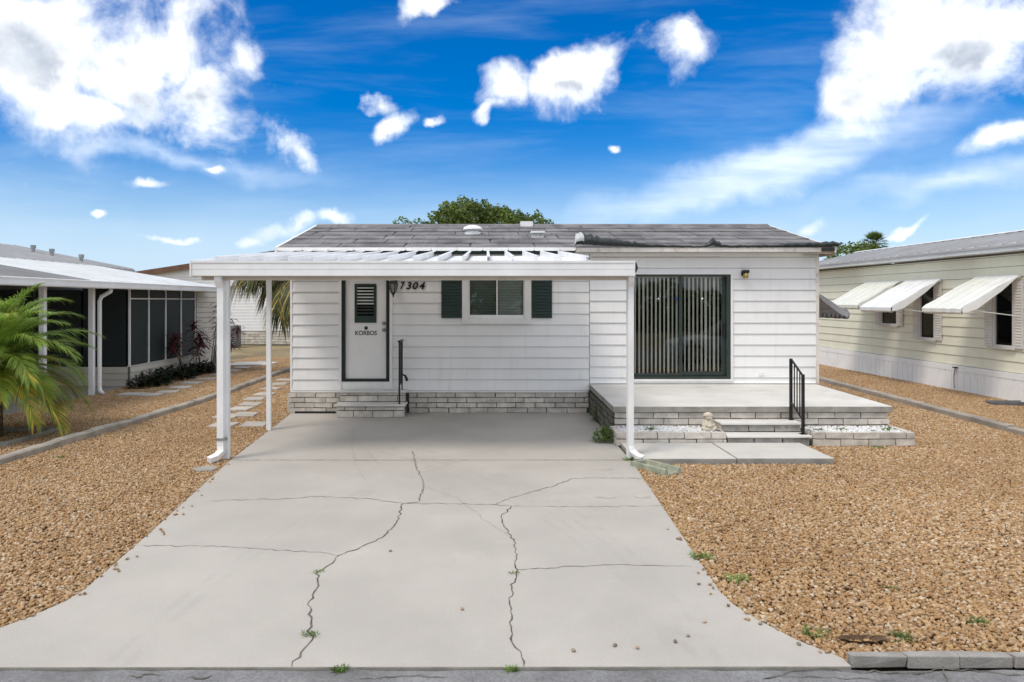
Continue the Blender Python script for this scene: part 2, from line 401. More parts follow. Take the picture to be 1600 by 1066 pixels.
# ------------------------------------------------------------------ ground, road, driveway
MB().add([(-300,-150,-.09),(300,-150,-.09),(300,600,-.09),(-300,600,-.09)], [(0,1,2,3)]).build('ground', 'ground')['kind'] = 'structure'
m = MB(); nx = 400
rows = (-3.6, 0, 2.0, 3.2, 3.85, 3.958)
for j, y in enumerate(rows):
    for i in range(nx + 1): m.v.append((-30 + 60 * i / nx, y + (rnd(-.014, .010) if j == 5 else 0), -.007 - (.003 + rnd(0, .004) if j == 5 else 0) + (rnd(-.003, .003) if j == 4 else 0)))
for j in range(5):
    for i in range(nx): m.f.append((j*(nx+1)+i, j*(nx+1)+i+1, (j+1)*(nx+1)+i+1, (j+1)*(nx+1)+i)); m.mi.append(0)
road = m.build('road', 'asphalt'); road['kind'] = 'structure'
# cracks along the ragged asphalt edge
def G0(px, py, z): d = (CAMZ - z) * F / (py - VY); return ((px - VX) / F * d, d)

DL = [(-3.70, 12.99), (-3.43, 9.16), (-3.07, 6.06), (-2.97, 5.05), (-2.985, 4.86), (-3.08, 4.6), (-3.3, 4.25), (-3.62, 3.97)]
DR = [(1.955, 12.99), (1.93, 9.0), (1.80, 6.6), (1.715, 5.0), (1.735, 4.8), (1.82, 4.55), (1.95, 4.3), (2.13, 4.07), (2.13, 3.98)]
drive = MB().prism(DL + DR[::-1], 'z', -.10, 0.).build('driveway', ['concrete_drive', 'concrete_edge'], bevel=.006); drive['kind'] = 'structure'
for p_ in drive.data.polygons: p_.material_index = 0 if p_.normal.z > .5 else 1

def strip(pts, w, name, matn, parent, z=.003, jit=.017, sub=5):
    P = [Vector(p) for p in pts]; Q = []
    for a, c in zip(P[:-1], P[1:]):
        n = max(2, int((c - a).length / .045)) if sub else 1
        nrm = Vector((-(c - a).y, (c - a).x)).normalized()
        for i in range(n): Q.append(a.lerp(c, i / n) + (nrm * rnd(-jit, jit) if i else nrm * 0))
    Q.append(P[-1]); mb = MB(); k = []
    for i, p in enumerate(Q):
        d = (Q[min(i+1, len(Q)-1)] - Q[max(i-1, 0)]).normalized(); nn = Vector((-d.y, d.x))
        ww = w * rnd(.35, 1.5) * (.3 if i in (0, len(Q)-1) else 1)
        mb.v += [(*(p + nn * ww * .5), z), (*(p - nn * ww * .5), z)]
    for i in range(len(Q) - 1): mb.f.append((2*i+1, 2*i+3, 2*i+2, 2*i)); mb.mi.append(0)
    return mb.build(name, matn, parent)
CR = [
 ([(645,705),(650,730),(660,750),(662,762),(655,785),(630,787)], .014, 'crack_dirt'),
 ([(630,787),(620,815),(600,838),(560,858),(530,868),(520,880),(497,893),(495,920),(483,940),(487,965),(482,985),(488,1000),(470,1020),(456,1042)], .016, 'crack_dirt'),
 ([(330,783),(385,781),(440,780),(490,776),(570,779),(630,787),(690,787),(775,789),(800,791)], .010, 'crack_dirt'),
 ([(800,791),(900,792),(1035,791)], .008, 'crack_dirt'),
 ([(215,853),(350,854),(400,857),(440,860),(490,863),(530,868)], .009, 'crack_dirt'),
 ([(1008,748),(935,747),(895,748),(865,760),(820,772),(785,783),(775,789)], .012, 'crack_dirt'),
 ([(800,791),(783,808),(790,825),(803,846),(806,870),(806,895),(800,918),(796,940),(800,962),(799,985),(805,1012),(815,1027),(818,1042)], .014, 'crack_dirt'),
 ([(807,890),(860,888),(900,885),(960,883),(1000,884),(1080,886)], .009, 'crack_dirt'),
 ([(552,668),(550,700),(556,728),(572,752)], .006, 'crack_faint'), ([(575,705),(592,727)], .006, 'crack_faint'),
 ([(662,760),(715,778),(760,815),(800,840)], .006, 'crack_faint'),
]
for pts, wd in (([(1190,1062),(1230,1050),(1300,1047),(1420,1052),(1475,1046),(1600,1055),(1700,1050)], .012), ([(1475,1046),(1480,1066)], .010), ([(1210,1056),(1290,1060),(1400,1064)], .008), ([(200,1056),(215,1060),(222,1055),(250,1057)], .014), ([(290,1062),(300,1058),(318,1061),(330,1056)], .014), ([(560,1062),(640,1057),(700,1060)], .007)):
    strip([G(*p, -.007) for p in pts], wd*.8, 'crack', 'crack_dirt', road, z=-.0025)
for pts, wd, mt in CR: strip([G(*p) for p in pts], wd*.68, 'crack', mt, drive)
strip([(-3.42, 9.12), (1.92, 9.12)], .011, 'expansion_joint', 'crack_dirt', drive, jit=.001)
# worn patches of spilled cement on the slab
for (x, y, a, c) in ((651, 655, .62, .10), (945, 733, .11, .07), (1005, 776, .09, .06), (948, 777, .12, .05)):
    g = G(x, y); n = 18
    q = MB(); q.v = [(g[0] + a * math.cos(2*math.pi*i/n) * rnd(.8, 1.15), g[1] + c * math.sin(2*math.pi*i/n) * rnd(.7, 1.2), .0025) for i in range(n)]
    q.f = [tuple(range(n))]; q.mi = [0]; q.build('stain', 'stain', drive)

# gravel: soil sheet + real stones
def gravel_nodes():
    m = bpy.data.materials.new('gravel_stone'); m.use_nodes = True
    t = m.node_tree; n = NB(t); p = t.nodes['Principled BSDF']
    oi = n.n('ShaderNodeObjectInfo'); rp = n.n('ShaderNodeValToRGB'); t.links.new(oi.outputs['Random'], rp.inputs[0])
    stops = [(0, (.48,.30,.14)), (.14, (.34,.19,.085)), (.28, (.62,.44,.25)), (.42, (.45,.275,.135)), (.55, (.56,.35,.17)), (.66, (.70,.55,.38)), (.76, (.27,.16,.085)), (.86, (.60,.40,.20)), (.94, (.76,.66,.52)), (1, (.45,.33,.22))]
    for i, (q, c) in enumerate(stops):
        e = rp.color_ramp.elements[i] if i < 2 else rp.color_ramp.elements.new(q)
        e.position = q; e.color = (*c, 1)
    geo = n.n('ShaderNodeNewGeometry')
    big = n.noise(geo.outputs['Position'], .55, 4, .6)
    cc = n.mix(n.smooth(big, .35, .7, 0, .32), rp.outputs[0], (.27, .145, .055))
    t.links.new(cc, p.inputs['Base Color']); cc = n.mix(1., cc, (.83, .82, .805), 'MULTIPLY'); t.links.new(cc, p.inputs['Base Color']); p.inputs['Roughness'].default_value = .72; p.inputs['Specular IOR Level'].default_value = .35
    def group(name, mat, d0, d1, smin, smax, y0=5, y1=16, base=True, lift=.022):
        ng = bpy.data.node_groups.new(name, 'GeometryNodeTree')
        ng.interface.new_socket('Geometry', in_out='INPUT', socket_type='NodeSocketGeometry')
        ng.interface.new_socket('Geometry', in_out='OUTPUT', socket_type='NodeSocketGeometry')
        N = ng.nodes; L = ng.links
        gi = N.new('NodeGroupInput'); go = N.new('NodeGroupOutput')
        ps = N.new('GeometryNodeInputPosition'); sp = N.new('ShaderNodeSeparateXYZ'); L.new(ps.outputs[0], sp.inputs[0])
        mr = N.new('ShaderNodeMapRange'); L.new(sp.outputs[1], mr.inputs[0])
        for i, q in enumerate((y0, y1, d0, d1)): mr.inputs[i+1].default_value = q
        dp = N.new('GeometryNodeDistributePointsOnFaces'); L.new(gi.outputs[0], dp.inputs['Mesh']); L.new(mr.outputs[0], dp.inputs['Density'])
        ico = N.new('GeometryNodeMeshIcoSphere'); ico.inputs['Radius'].default_value = .5; ico.inputs['Subdivisions'].default_value = 2
        nz = N.new('ShaderNodeTexNoise'); nz.inputs['Scale'].default_value = 1.6; nz.inputs['Detail'].default_value = 1
        sb = N.new('ShaderNodeVectorMath'); sb.operation = 'SUBTRACT'; sb.inputs[1].default_value = (.5, .5, .5); L.new(nz.outputs['Color'], sb.inputs[0])
        sc = N.new('ShaderNodeVectorMath'); sc.operation = 'SCALE'; sc.inputs['Scale'].default_value = 1.0; L.new(sb.outputs[0], sc.inputs[0])
        se = N.new('GeometryNodeSetPosition'); L.new(ico.outputs['Mesh'], se.inputs['Geometry']); L.new(sc.outputs[0], se.inputs['Offset'])
        ss = N.new('GeometryNodeSetShadeSmooth'); L.new(se.outputs[0], ss.inputs[0])
        sm = N.new('GeometryNodeSetMaterial'); sm.inputs['Material'].default_value = mat; L.new(ss.outputs[0], sm.inputs['Geometry'])
        rs = N.new('FunctionNodeRandomValue'); rs.data_type = 'FLOAT_VECTOR'
        rs.inputs[0].default_value = (smin, smin * .75, smin * .5); rs.inputs[1].default_value = (smax, smax * .8, smax * .62)
        rr = N.new('FunctionNodeRandomValue'); rr.data_type = 'FLOAT_VECTOR'; rr.inputs[0].default_value = (-.5, -.5, 0); rr.inputs[1].default_value = (.5, .5, 6.283)
        ro = N.new('FunctionNodeRandomValue'); ro.data_type = 'FLOAT_VECTOR'; ro.inputs[0].default_value = (0, 0, 0); ro.inputs[1].default_value = (0, 0, lift)
        sp2 = N.new('GeometryNodeSetPosition'); L.new(dp.outputs['Points'], sp2.inputs['Geometry']); L.new(ro.outputs[0], sp2.inputs['Offset'])
        ip = N.new('GeometryNodeInstanceOnPoints'); L.new(sp2.outputs[0], ip.inputs['Points']); L.new(sm.outputs[0], ip.inputs['Instance'])
        L.new(rr.outputs[0], ip.inputs['Rotation']); L.new(rs.outputs[0], ip.inputs['Scale'])
        jn = N.new('GeometryNodeJoinGeometry'); L.new(ip.outputs[0], jn.inputs[0])
        if base: L.new(gi.outputs[0], jn.inputs[0])
        L.new(jn.outputs[0], go.inputs[0]); return ng
    return m, group
gm, ggroup = gravel_nodes()
GR = ggroup('gravel_scatter', gm, 3800, 1900, .017, .043)
def gravel(poly, label, cat='gravel', ng=GR, matn='soil', z=-.022, name='gravel'):
    mb = MB(); mb.v = [(x, y, z) for x, y in poly]; mb.f = [tuple(range(len(poly)))]; mb.mi = [0]
    o = mb.build(name, matn); md = o.modifiers.new('stones', 'NODES'); md.node_group = ng
    return tag(o, label, cat, kind='stuff')
gravel(DL[::-1] + [(-3.74, 13), (-3.74, 26), (-6.06, 26), (-6.05, 21), (-5.95, 14.5), (-6.15, 11), (-6.34, 8.9), (-6.6, 5.5), (-6.7, 3.99), (-3.65, 3.99)][:], 'tan pebble gravel bed left of the driveway')
gravel([(-6.2, 26), (-6.2, 21), (-6.1, 14.5), (-6.3, 11), (-6.5, 8.9), (-6.8, 5.5), (-14, 5.5), (-14, 11), (-8.95, 11), (-8.95, 26)], 'tan pebble gravel in the neighbouring yard beyond the left timber edging')
gravel([(x, y) for x, y in DR[1:8]][::-1] + [(1.95, 8.9), (4.58, 8.9), (4.62, 10.0), (6.26, 10.0), (6.3, 10.6), (6.36, 13), (6.36, 26), (9.0, 26), (8.82, 18.2), (8.46, 10.8), (8.3, 4.1)], 'tan pebble gravel yard right of the driveway')
gravel([(8.6, 7), (8.62, 10.8), (8.97, 18.2), (9.15, 26), (11.25, 26), (11.25, 7)], 'tan pebble gravel strip between right timber edging and cream house')

SP = ggroup('spill_scatter', gm, 55, 30, .018, .034, base=False, lift=.002)
for E, sg, lb in ((DL[1:7], 1, 'left'), (DR[2:8], -1, 'right')):
    gravel(E + [(x + sg*.16*rnd(.4, 1.3), y) for x, y in E[::-1]], 'scattered pebbles spilled over the %s edge of the driveway' % lb, 'gravel', SP, 'soil', .009, 'spilled_gravel')

# ------------------------------------------------------------------ main house
HX0, HX1, SEAM, WY = -3.72, 6.31, 1.96, 13.0
home = empty('mobile_home', (1.3, 13, 0), 'white lap-sided mobile home with grey shingle roof and torn roofing felt along its eave', 'house')
# openings (x0,x1,z0,z1) incl. casing
DOOR = (-2.80, -1.785, .41, 2.70); WIN = (-.46, .85, 1.715, 2.78); SLD = (2.70, 4.675, .60, 2.665)
def shell(mb, x0, x1, y, z0, z1, holes, th=.10):
    xs = sorted({x0, x1, *[h[0] for h in holes], *[h[1] for h in holes]}); zs = sorted({z0, z1, *[h[2] for h in holes], *[h[3] for h in holes]})
    for i in range(len(xs)-1):
        for j in range(len(zs)-1):
            c = ((xs[i]+xs[i+1])/2, (zs[j]+zs[j+1])/2)
            if any(h[0] < c[0] < h[1] and h[2] < c[1] < h[3] for h in holes): continue
            mb.box(xs[i], xs[i+1], y, y+th, zs[j], zs[j+1])
mb = MB(); inner = [(d[0]+.05, d[1]-.05, d[2]+.03, d[3]-.05) for d in (DOOR, WIN, SLD)]
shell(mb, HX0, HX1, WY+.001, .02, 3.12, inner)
wall = mb.build('wall', 'gap_shade', home); mb = MB()
mb.box(HX0, HX0+.1, WY+.113, 18.4, .02, 3.12); mb.box(HX1-.1, HX1, WY+.113, 18.4, .02, 3.12); mb.box(HX0+.1, HX1-.1, 18.3, 18.4, .02, 3.12)
mb.build('side_wall', 'siding_white', home)
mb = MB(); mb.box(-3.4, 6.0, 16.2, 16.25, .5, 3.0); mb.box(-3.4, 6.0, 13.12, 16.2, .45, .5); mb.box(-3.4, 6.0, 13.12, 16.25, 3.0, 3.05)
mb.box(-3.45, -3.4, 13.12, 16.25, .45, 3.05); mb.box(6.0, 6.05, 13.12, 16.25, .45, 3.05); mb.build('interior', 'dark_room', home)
def lap(parent, a0, a1, plane, z0, z1, ex, first, holes, matn, axis='x', sgn=1, lip=.022):
    """single lapped boards; first = height of one joint; plane = face, boards lean out at the foot"""
    k = math.floor((z0 - first) / ex); z = first + k * ex
    while z < z1 - .005:
        c0, c1 = max(z, z0), min(z + ex, z1)
        cuts = [c0] + sorted({h[k] for h in holes for k in (2, 3) if c0 + .012 < h[k] < c1 - .012}) + [c1]
        for bi, (b0, b1) in enumerate(zip(cuts[:-1], cuts[1:])):
            segs = [(a0, a1)]
            for h in holes:
                if h[2] < (b0 + b1) / 2 < h[3]:
                    ns = []
                    for s in segs:
                        if h[1] <= s[0] or h[0] >= s[1]: ns.append(s); continue
                        if h[0] > s[0]: ns.append((s[0], h[0]))
                        if h[1] < s[1]: ns.append((h[1], s[1]))
                    segs = ns
            for s in segs:
                if s[1] - s[0] < .02 or b1 - b0 < .012: continue
                q = MB(); p = plane; j = rnd(-.0015, .0015)
                def face(zz): return p - sgn * (.003 + (lip - .003) * (1 - (zz - z) / ex))
                if bi == 0: prof = [(p, b0 + .011), (p - sgn*(lip+j), b0 + .007), (p - sgn*(lip+j), b0 + .017), (face(b1), b1), (p, b1)]
                else: prof = [(p, b0), (face(b0), b0), (face(b1), b1), (p, b1)]
                q.prism(prof, axis, s[0], s[1]); q.build('siding_board', matn, parent)
        z += ex
lap(wall, HX0+.03, SEAM-.008, WY, .41, 3.06, .2085, .622, [DOOR, WIN], 'siding_white')
lap(wall, SEAM+.008, HX1-.045, WY, .548, 3.02, .2085, .660, [SLD], 'siding_white')
MB().box(SEAM-.007, SEAM+.007, WY-.012, WY+.01, .41, 3.1).build('seam_strip', 'seam', home)
MB().box(HX1-.044, HX1+.012, WY-.026, WY+.06, .548, 3.02).build('corner_trim', 'trim_rust', home)
MB().box(HX0-.01, HX0+.028, WY-.024, WY+.06, .41, 3.1).build('corner_trim', 'trim_white', home)
MB().box(HX0, SEAM-.02, WY-.022, WY+.01, .385, .412).build('drip_strip', 'trim_white', home)
MB().box(2.02, 4.45, WY-.024, WY-.014, 2.955, 2.967).build('loose_trim', 'seam', home)
skirt = MB().box(HX0+.01, SEAM-.02, WY+.0, WY+.011, .0, .385).build('foundation_skirt', 'mortar', home)
bricks(skirt, HX0-.06, -2.78, WY-.055, .0, [.10, .095, .10, .085], .37, .06)
bricks(skirt, -1.47, SEAM-.02, WY-.055, .0, [.10, .095, .10, .085], .37, .06)
MB().box(-3.62, -2.86, WY-.10, WY-.058, .0, .035).build('base_gap', 'iron_black', home)
# fascia and soffit over the right half, drip edge over the left half
MB().box(SEAM-.3, HX1+.16, 12.80, 12.84, 3.015, 3.115).build('fascia', 'trim_white', home)
MB().box(SEAM-.3, HX1-.3, 12.84, 13.0, 3.02, 3.035).build('soffit', 'trim_white', home)
MB().box(HX1-.28, HX1+.2, 12.76, 12.797, 3.03, 3.10).box(HX1+.165, HX1+.205, 12.797, 13.6, 2.98, 3.09).build('broken_eave_board', 'wood_raw', home)
MB().box(HX0-.15, SEAM-.31, 12.80, 12.83, 3.0, 3.09).build('fascia', 'green_dark', home)  # dark green trim board, its colour also paints the eave gap's shade

# roof: deck + single shingles, slope from eave (12.70,3.125) to ridge (15.75,3.88)
EY, EZ, RY, RZ = 12.70, 3.125, 15.75, 3.88
RX0, RX1 = HX0-.17, HX1+.17
roof = MB().prism([(EY, EZ-.02), (RY, RZ-.02), (18.8, EZ-.02), (18.8, EZ-.07), (RY, RZ-.07), (EY, EZ-.07)], 'x', RX0, RX1).build('roof', 'felt', home)
sv = Vector((0, RY-EY, RZ-EZ)); sl_ = sv.length; sv.normalize(); nv = Vector((0, -sv.z, sv.y))
NC = 6
for i in range(NC):
    s0 = i * sl_ / NC - .01; s1 = (i + 1) * sl_ / NC + .05
    if i == NC - 1: s1 = sl_
    x = RX0 - rnd(0, .6)
    while x < RX1 - .05:
        e = x + rnd(.5, .75); a, c = max(x, RX0) + .007, min(e, RX1) - .007
        if c - a > .06:
            q = MB(); t0, t1 = .022 + rnd(-.003, .004), .006; base = Vector((0, EY, EZ-.02)); sk = rnd(-.03, .03)
            for xx, dx in ((a, 0), (c, 0)):
                for s, t, kx in ((s0, t0, 0), (s1, t1, sk), (s1, 0, sk), (s0, .0, 0)):
                    pt = base + sv * s + nv * t; xx2 = min(max(xx + kx, RX0), RX1); q.v.append((xx2, pt.y, pt.z))
            q.f = [(0,3,2,1),(4,5,6,7),(0,1,5,4),(1,2,6,5),(2,3,7,6),(3,0,4,7)]; q.mi = [0]*6
            q.build('shingle', 'shingle', roof)
        x = e
MB().prism([(RY-.14, RZ-.035), (RY, RZ+.02), (RY+.14, RZ-.035), (RY+.14, RZ-.05), (RY, RZ), (RY-.14, RZ-.05)], 'x', RX0, RX1).build('ridge_cap', 'shingle', roof)
# gable triangles and white rake flashing
for x in (HX0, HX1-.02):
    MB().prism([(13.02, 3.1), (RY, RZ-.08), (18.4, 3.1)], 'x', x, x+.02).build('gable', 'siding_white', home)
MB().prism([(EY, EZ-.10), (RY, RZ-.10), (RY, RZ-.005), (EY, EZ+.0)], 'x', RX0-.05, RX0-.002).build('rake_board', 'trim_white', home)
MB().prism([(EY, EZ-.10), (RY, RZ-.10), (RY, RZ-.0), (EY, EZ+.0)], 'x', RX1+.002, RX1+.03).build('rake_board', 'trim_white', home)
# scalloped white drip edge along the left eave
for i in range(12):
    a = RX0 + i * .478; c = min(a + .474, SEAM-.3)
    if c > a + .1: MB().prism([(a, 3.068+rnd(-.004,.004)), (a+.03, 3.055), (c-.03, 3.055), (c, 3.068), (c, 3.118), (a, 3.118)], 'y', 12.66, 12.675).build('drip_edge', 'trim_white', home)
MB().box(SEAM-.29, HX1-.1, 12.665, 12.68, 3.035, 3.115).build('drip_edge', 'trim_rust', home)
# torn roofing felt peeling off the right eave: loft of a curling profile
felt = MB()
stat = [(1.62,.02,.0),(1.66,.15,.15),(1.75,.17,.17),(1.95,.15,.13),(2.2,.13,.09),(2.5,.105,.05),(2.8,.085,.03),(3.1,.06,.015),(3.5,.045,.0),(3.9,.035,-.005),(4.02,.04,.01),(4.12,.075,.06),(4.20,.115,.10),(4.27,.10,.06),(4.36,.06,.015),(4.6,.05,-.005),(5.0,.05,.0),(5.4,.055,.008),(5.75,.07,.02),(6.0,.07,.03),(6.15,.085,.04),(6.3,.08,.05),(6.42,.09,.06),(6.52,.07,.04)]
st2 = []
for (x0, h0, l0), (x1, h1, l1) in zip(stat[:-1], stat[1:]):
    n = max(1, int((x1-x0)/.045))
    for i in range(n): t = i/n; st2.append((x0+(x1-x0)*t, (h0+(h1-h0)*t)*rnd(.8,1.15), l0+(l1-l0)*t+rnd(-.015,.012)))
st2.append(stat[-1])
K = 9
for x, h, l in st2:
    r = h * .5
    for k in range(K):
        a = R(-110 + 235 * k / (K-1)); felt.v.append((x + (rnd(-.01,.01) if k > 6 else 0), 12.655 - r*.35 - r*1.1*math.cos(a) + .02, 3.115 + l*.35 + r + r*math.sin(a)*1.05 + (l*.25 if k > 6 else 0)))
for i in range(len(st2)-1):
    for k in range(K-1): felt.f.append((i*K+k, (i+1)*K+k, (i+1)*K+k+1, i*K+k+1)); felt.mi.append(1 if (st2[i][0] < 1.78 and 3 <= k <= 6) else 0)
fo = felt.build('torn_felt', ['felt', 'felt_silver'], home, smooth=True)
sm = fo.modifiers.new('solid', 'SOLIDIFY'); sm.thickness = .008
fo['label'] = 'black roofing felt torn loose and curling over the right half of the eave'
mb = MB()
for i in range(14):
    x = 5.45 + i*.083; mb.add([(x, 12.62, 3.14), (x+.07, 12.60, 3.15+rnd(0,.05)), (x+.085, 12.75, 3.20+rnd(0,.03)), (x+.005, 12.75, 3.18)], [(0,1,2,3)])
mb.build('torn_shingle', 'felt', home)
# roof vents
def onroof(x, s): p = Vector((x, EY, EZ)) + sv * s; return p
p = onroof(-.29, 1.75)
v = MB().lathe([(.17,-.06),(.17,.03),(.15,.035)], p, 20).build('roof_vent', 'metal_white', home, True)
MB().lathe([(.12,.03),(.12,.07),(.215,.072),(.21,.095),(.17,.14),(.09,.17),(.0,.178)], p, 24).build('vent_cap', 'metal_white', v, True)
p = onroof(1.05, 1.35)
v = MB().box(p.x-.12, p.x+.12, p.y-.1, p.y+.1, p.z-.04, p.z+.06).build('roof_vent', 'metal_white', home)
MB().box(p.x-.14, p.x+.14, p.y-.13, p.y+.13, p.z+.061, p.z+.10).build('vent_cap', 'metal_white', v)
for i in range(9): MB().box(p.x-.11+i*.026, p.x-.10+i*.026, p.y-.106, p.y-.101, p.z-.01, p.z+.055).build('louvre', 'plastic_grey', v)
MB().box(.78, 1.06, 15.55, 15.85, 3.82, 3.94).build('roof_vent', 'metal_white', home)
MB().prism([(13.9, 3.35), (14.15, 3.43), (14.15, 3.45), (13.9, 3.40)], 'x', -2.7, -2.45).build('lifted_tab', 'shingle', roof)

# entrance door
dr = MB().box(-2.685, -1.905, 13.02, 13.06, .645, 2.6).build('door', 'door_white', home, bevel=.003)
MB().box(-2.80, -2.752, 12.955, 13.02, .41, 2.70).box(-1.838, -1.785, 12.955, 13.02, .41, 2.70).box(-2.752, -1.838, 12.955, 13.02, 2.66, 2.70).build('casing', 'door_white', dr)
MB().box(-2.751, -2.686, 12.965, 13.03, .594, 2.659).box(-1.904, -1.839, 12.965, 13.03, .594, 2.659).box(-2.686, -1.904, 12.965, 13.03, .594, .642).box(-2.686, -1.904, 12.965, 13.03, 2.61, 2.659).build('door_frame', 'green_black', dr)
MB().box(-2.751, -1.839, 12.975, 13.02, .412, .592).build('sill_panel', 'trim_white', dr)
x0, x1, z0, z1 = -2.51, -2.095, 1.71, 2.45
MB().box(x0, x0+.045, 13.0, 13.018, z0, z1).box(x1-.045, x1, 13.0, 13.018, z0, z1).box(x0+.045, x1-.045, 13.0, 13.018, z0, z0+.13).box(x0+.045, x1-.045, 13.0, 13.018, z1-.045, z1).build('window_frame', 'green_dark', dr)
MB().box(x0+.045, x1-.045, 13.012, 13.0185, z0+.13, z1-.045).build('glass', 'dark_room', dr)
for i in range(9):
    z = z0 + .17 + i*.06
    q = MB(); q.prism([(13.012, z), (13.002, z+.022), (13.003, z+.026), (13.0125, z+.004)], 'x', x0+.05, x1-.05)
    q.build('louvre', 'blind_white' if i > 2 else 'green_frame', dr)
for z in (1.70, 1.572):
    MB().lathe_y([(.036, 0), (.036, .01), (.02, .014), (.018, .03), (.03, .04), (.028, .055), (.002, .06)], (-1.955, 13.02, z)).build('knob', 'galvanised', dr, True)
MB().lathe_y([(.036, 0), (.034, .01), (.002, .013)], (-2.294, 13.02, 1.61)).build('door_viewer', 'iron_black', dr)

def text(body, name, matn, parent, x, y, z, h, width=None, shear=0., bold=0., depth=.006):
    cu = bpy.data.curves.new('t', 'FONT'); cu.body = body; cu.size = 1; cu.shear = shear; cu.offset = bold; cu.extrude = .02; cu.align_x = 'LEFT'
    ob = bpy.data.objects.new('t', cu); COL.objects.link(ob)
    dg = bpy.context.evaluated_depsgraph_get(); me = bpy.data.meshes.new_from_object(ob.evaluated_get(dg)); bpy.data.objects.remove(ob)
    xs = [q.co.x for q in me.vertices]; ys = [q.co.y for q in me.vertices]
    sy = h / (max(ys)-min(ys)); sxx = sy if width is None else width / (max(xs)-min(xs))
    org = wpos(parent)
    for q in me.vertices:
        a, c, d = (q.co.x-min(xs))*sxx, (q.co.y-min(ys))*sy, q.co.z/.02*depth/2
        q.co = Vector((x + a, y - d, z + c)) - org
    me.materials.clear(); me.materials.append(MATS[matn]); o = bpy.data.objects.new(name, me); COL.objects.link(o); o.parent = parent; WORLD[o.name] = org
    return o
text('KORBOS', 'lettering', 'iron_black', dr, -2.50, 13.0175, 1.472, .086, .41, 0, .016, .003)
xs = -1.64
for ch, wd in zip('7304', (.10, .105, .11, .115)):
    text(ch, 'house_number', 'iron_black', home, xs, 12.965, 2.345, .142, wd, .26, .03, .012); xs += wd + .016

# kitchen window with shutters
wn_ = MB().box(-.46, -.335, 12.955, 13.03, 1.715, 2.78).box(.725, .85, 12.955, 13.03, 1.715, 2.78).box(-.335, .725, 12.955, 13.03, 1.715, 1.79).box(-.335, .725, 12.955, 13.03, 2.70, 2.78).build('window', 'trim_white', home, bevel=.004)
MB().box(-.49, .88, 12.93, 12.954, 1.69, 1.722).build('sill', 'trim_white', wn_)
MB().box(-.334, -.315, 12.985, 13.04, 1.791, 2.699).box(.705, .724, 12.985, 13.04, 1.791, 2.699).box(-.315, .705, 12.985, 13.04, 1.791, 1.86).box(-.315, .705, 12.985, 13.04, 2.64, 2.699).box(.19, .215, 12.98, 13.04, 1.861, 2.639).build('frame', 'metal_white', wn_)
MB().box(-.315, .19, 13.02, 13.026, 1.86, 2.64).build('pane', 'glass', wn_); MB().box(.215, .705, 13.02, 13.026, 1.86, 2.64).build('pane', 'glass', wn_)
for i in range(26):
    z = 1.87 + i*.030
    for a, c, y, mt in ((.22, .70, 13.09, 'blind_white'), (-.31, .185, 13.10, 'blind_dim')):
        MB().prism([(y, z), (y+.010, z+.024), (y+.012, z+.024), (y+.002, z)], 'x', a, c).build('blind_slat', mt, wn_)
for x0, x1 in ((-.855, -.47), (.862, 1.245)):
    sh_ = MB().box(x0, x1, 12.955, 12.983, 1.80, 2.76).build('shutter', 'green_dark', home)
    for i in range(15): MB().prism([(12.954, 1.86+i*.06), (12.946, 1.872+i*.06), (12.954, 1.905+i*.06)], 'x', x0+.05, x1-.05).build('louvre', 'green_dark', sh_)

# sliding door with vertical blinds
sd_ = MB().box(2.70, 2.733, 12.95, 13.03, .60, 2.665).box(4.637, 4.675, 12.95, 13.03, .60, 2.665).box(2.733, 4.637, 12.95, 13.03, .60, .640).box(2.733, 4.637, 12.95, 13.03, 2.63, 2.665).build('sliding_door', 'trim_white', home)
MB().box(2.734, 2.775, 12.96, 13.06, .641, 2.629).box(4.56, 4.636, 12.96, 13.06, .641, 2.629).box(2.775, 4.56, 12.96, 13.06, .641, .69).box(2.775, 4.56, 12.96, 13.06, 2.59, 2.629).build('frame', 'green_frame', sd_)
MB().box(2.776, 2.81, 13.0, 13.025, .701, 2.584).box(3.67, 3.73, 13.0, 13.025, .701, 2.584).box(2.81, 3.67, 13.0, 13.025, .701, .75).build('door_panel', 'green_frame', sd_)
MB().box(4.50, 4.559, 13.03, 13.055, .701, 2.584).box(3.68, 3.73, 13.03, 13.055, .701, 2.584).box(3.73, 4.50, 13.03, 13.055, .701, .78).build('door_panel', 'green_frame', sd_)
MB().box(2.81, 3.67, 13.010, 13.0105, .761, 2.583).build('pane', 'glass', sd_); MB().box(3.73, 4.50, 13.040, 13.046, .781, 2.583).build('pane', 'glass', sd_)
for i in range(22):
    x = 2.845 + i*.0795; q = MB(); a = R(14 + rnd(-14, 14)); wv2 = .0175*rnd(.75, 1.3)
    dx, dy = math.cos(a)*wv2, math.sin(a)*wv2
    q.prism([(x-dx, 13.066-dy), (x+dx, 13.066+dy), (x+dx, 13.068+dy), (x-dx, 13.068-dy)], 'z', .735, 2.57).build('blind_slat', 'blind_cream', sd_)
MB().box(2.78, 4.6, 13.05, 13.10, 2.572, 2.62).build('blind_track', 'blind_cream', sd_)
for px_, mt, s in ((1029, 'sticker_white', .016), (1057, 'sticker_blue', .03), (1098, 'sticker_white', .022)):
    x = (px_-760)/82.08; y = 13.007 if x < 3.7 else 13.036
    MB().lathe_y([(s, 0), (s, .002)], (x, y, 2.17), 6).build('sticker', mt, sd_)
MB().box(4.51, 4.545, 12.985, 13.028, 1.45, 1.70).build('handle', 'iron_black', sd_)
ob = MB().box(5.17, 5.27, 12.966, 12.99, .70, .775).build('outlet', 'trim_white', home)
for x in (5.195, 5.245): MB().box(x-.012, x+.012, 12.961, 12.9655, .72, .755).build('outlet_cover', 'skirt_white', ob)
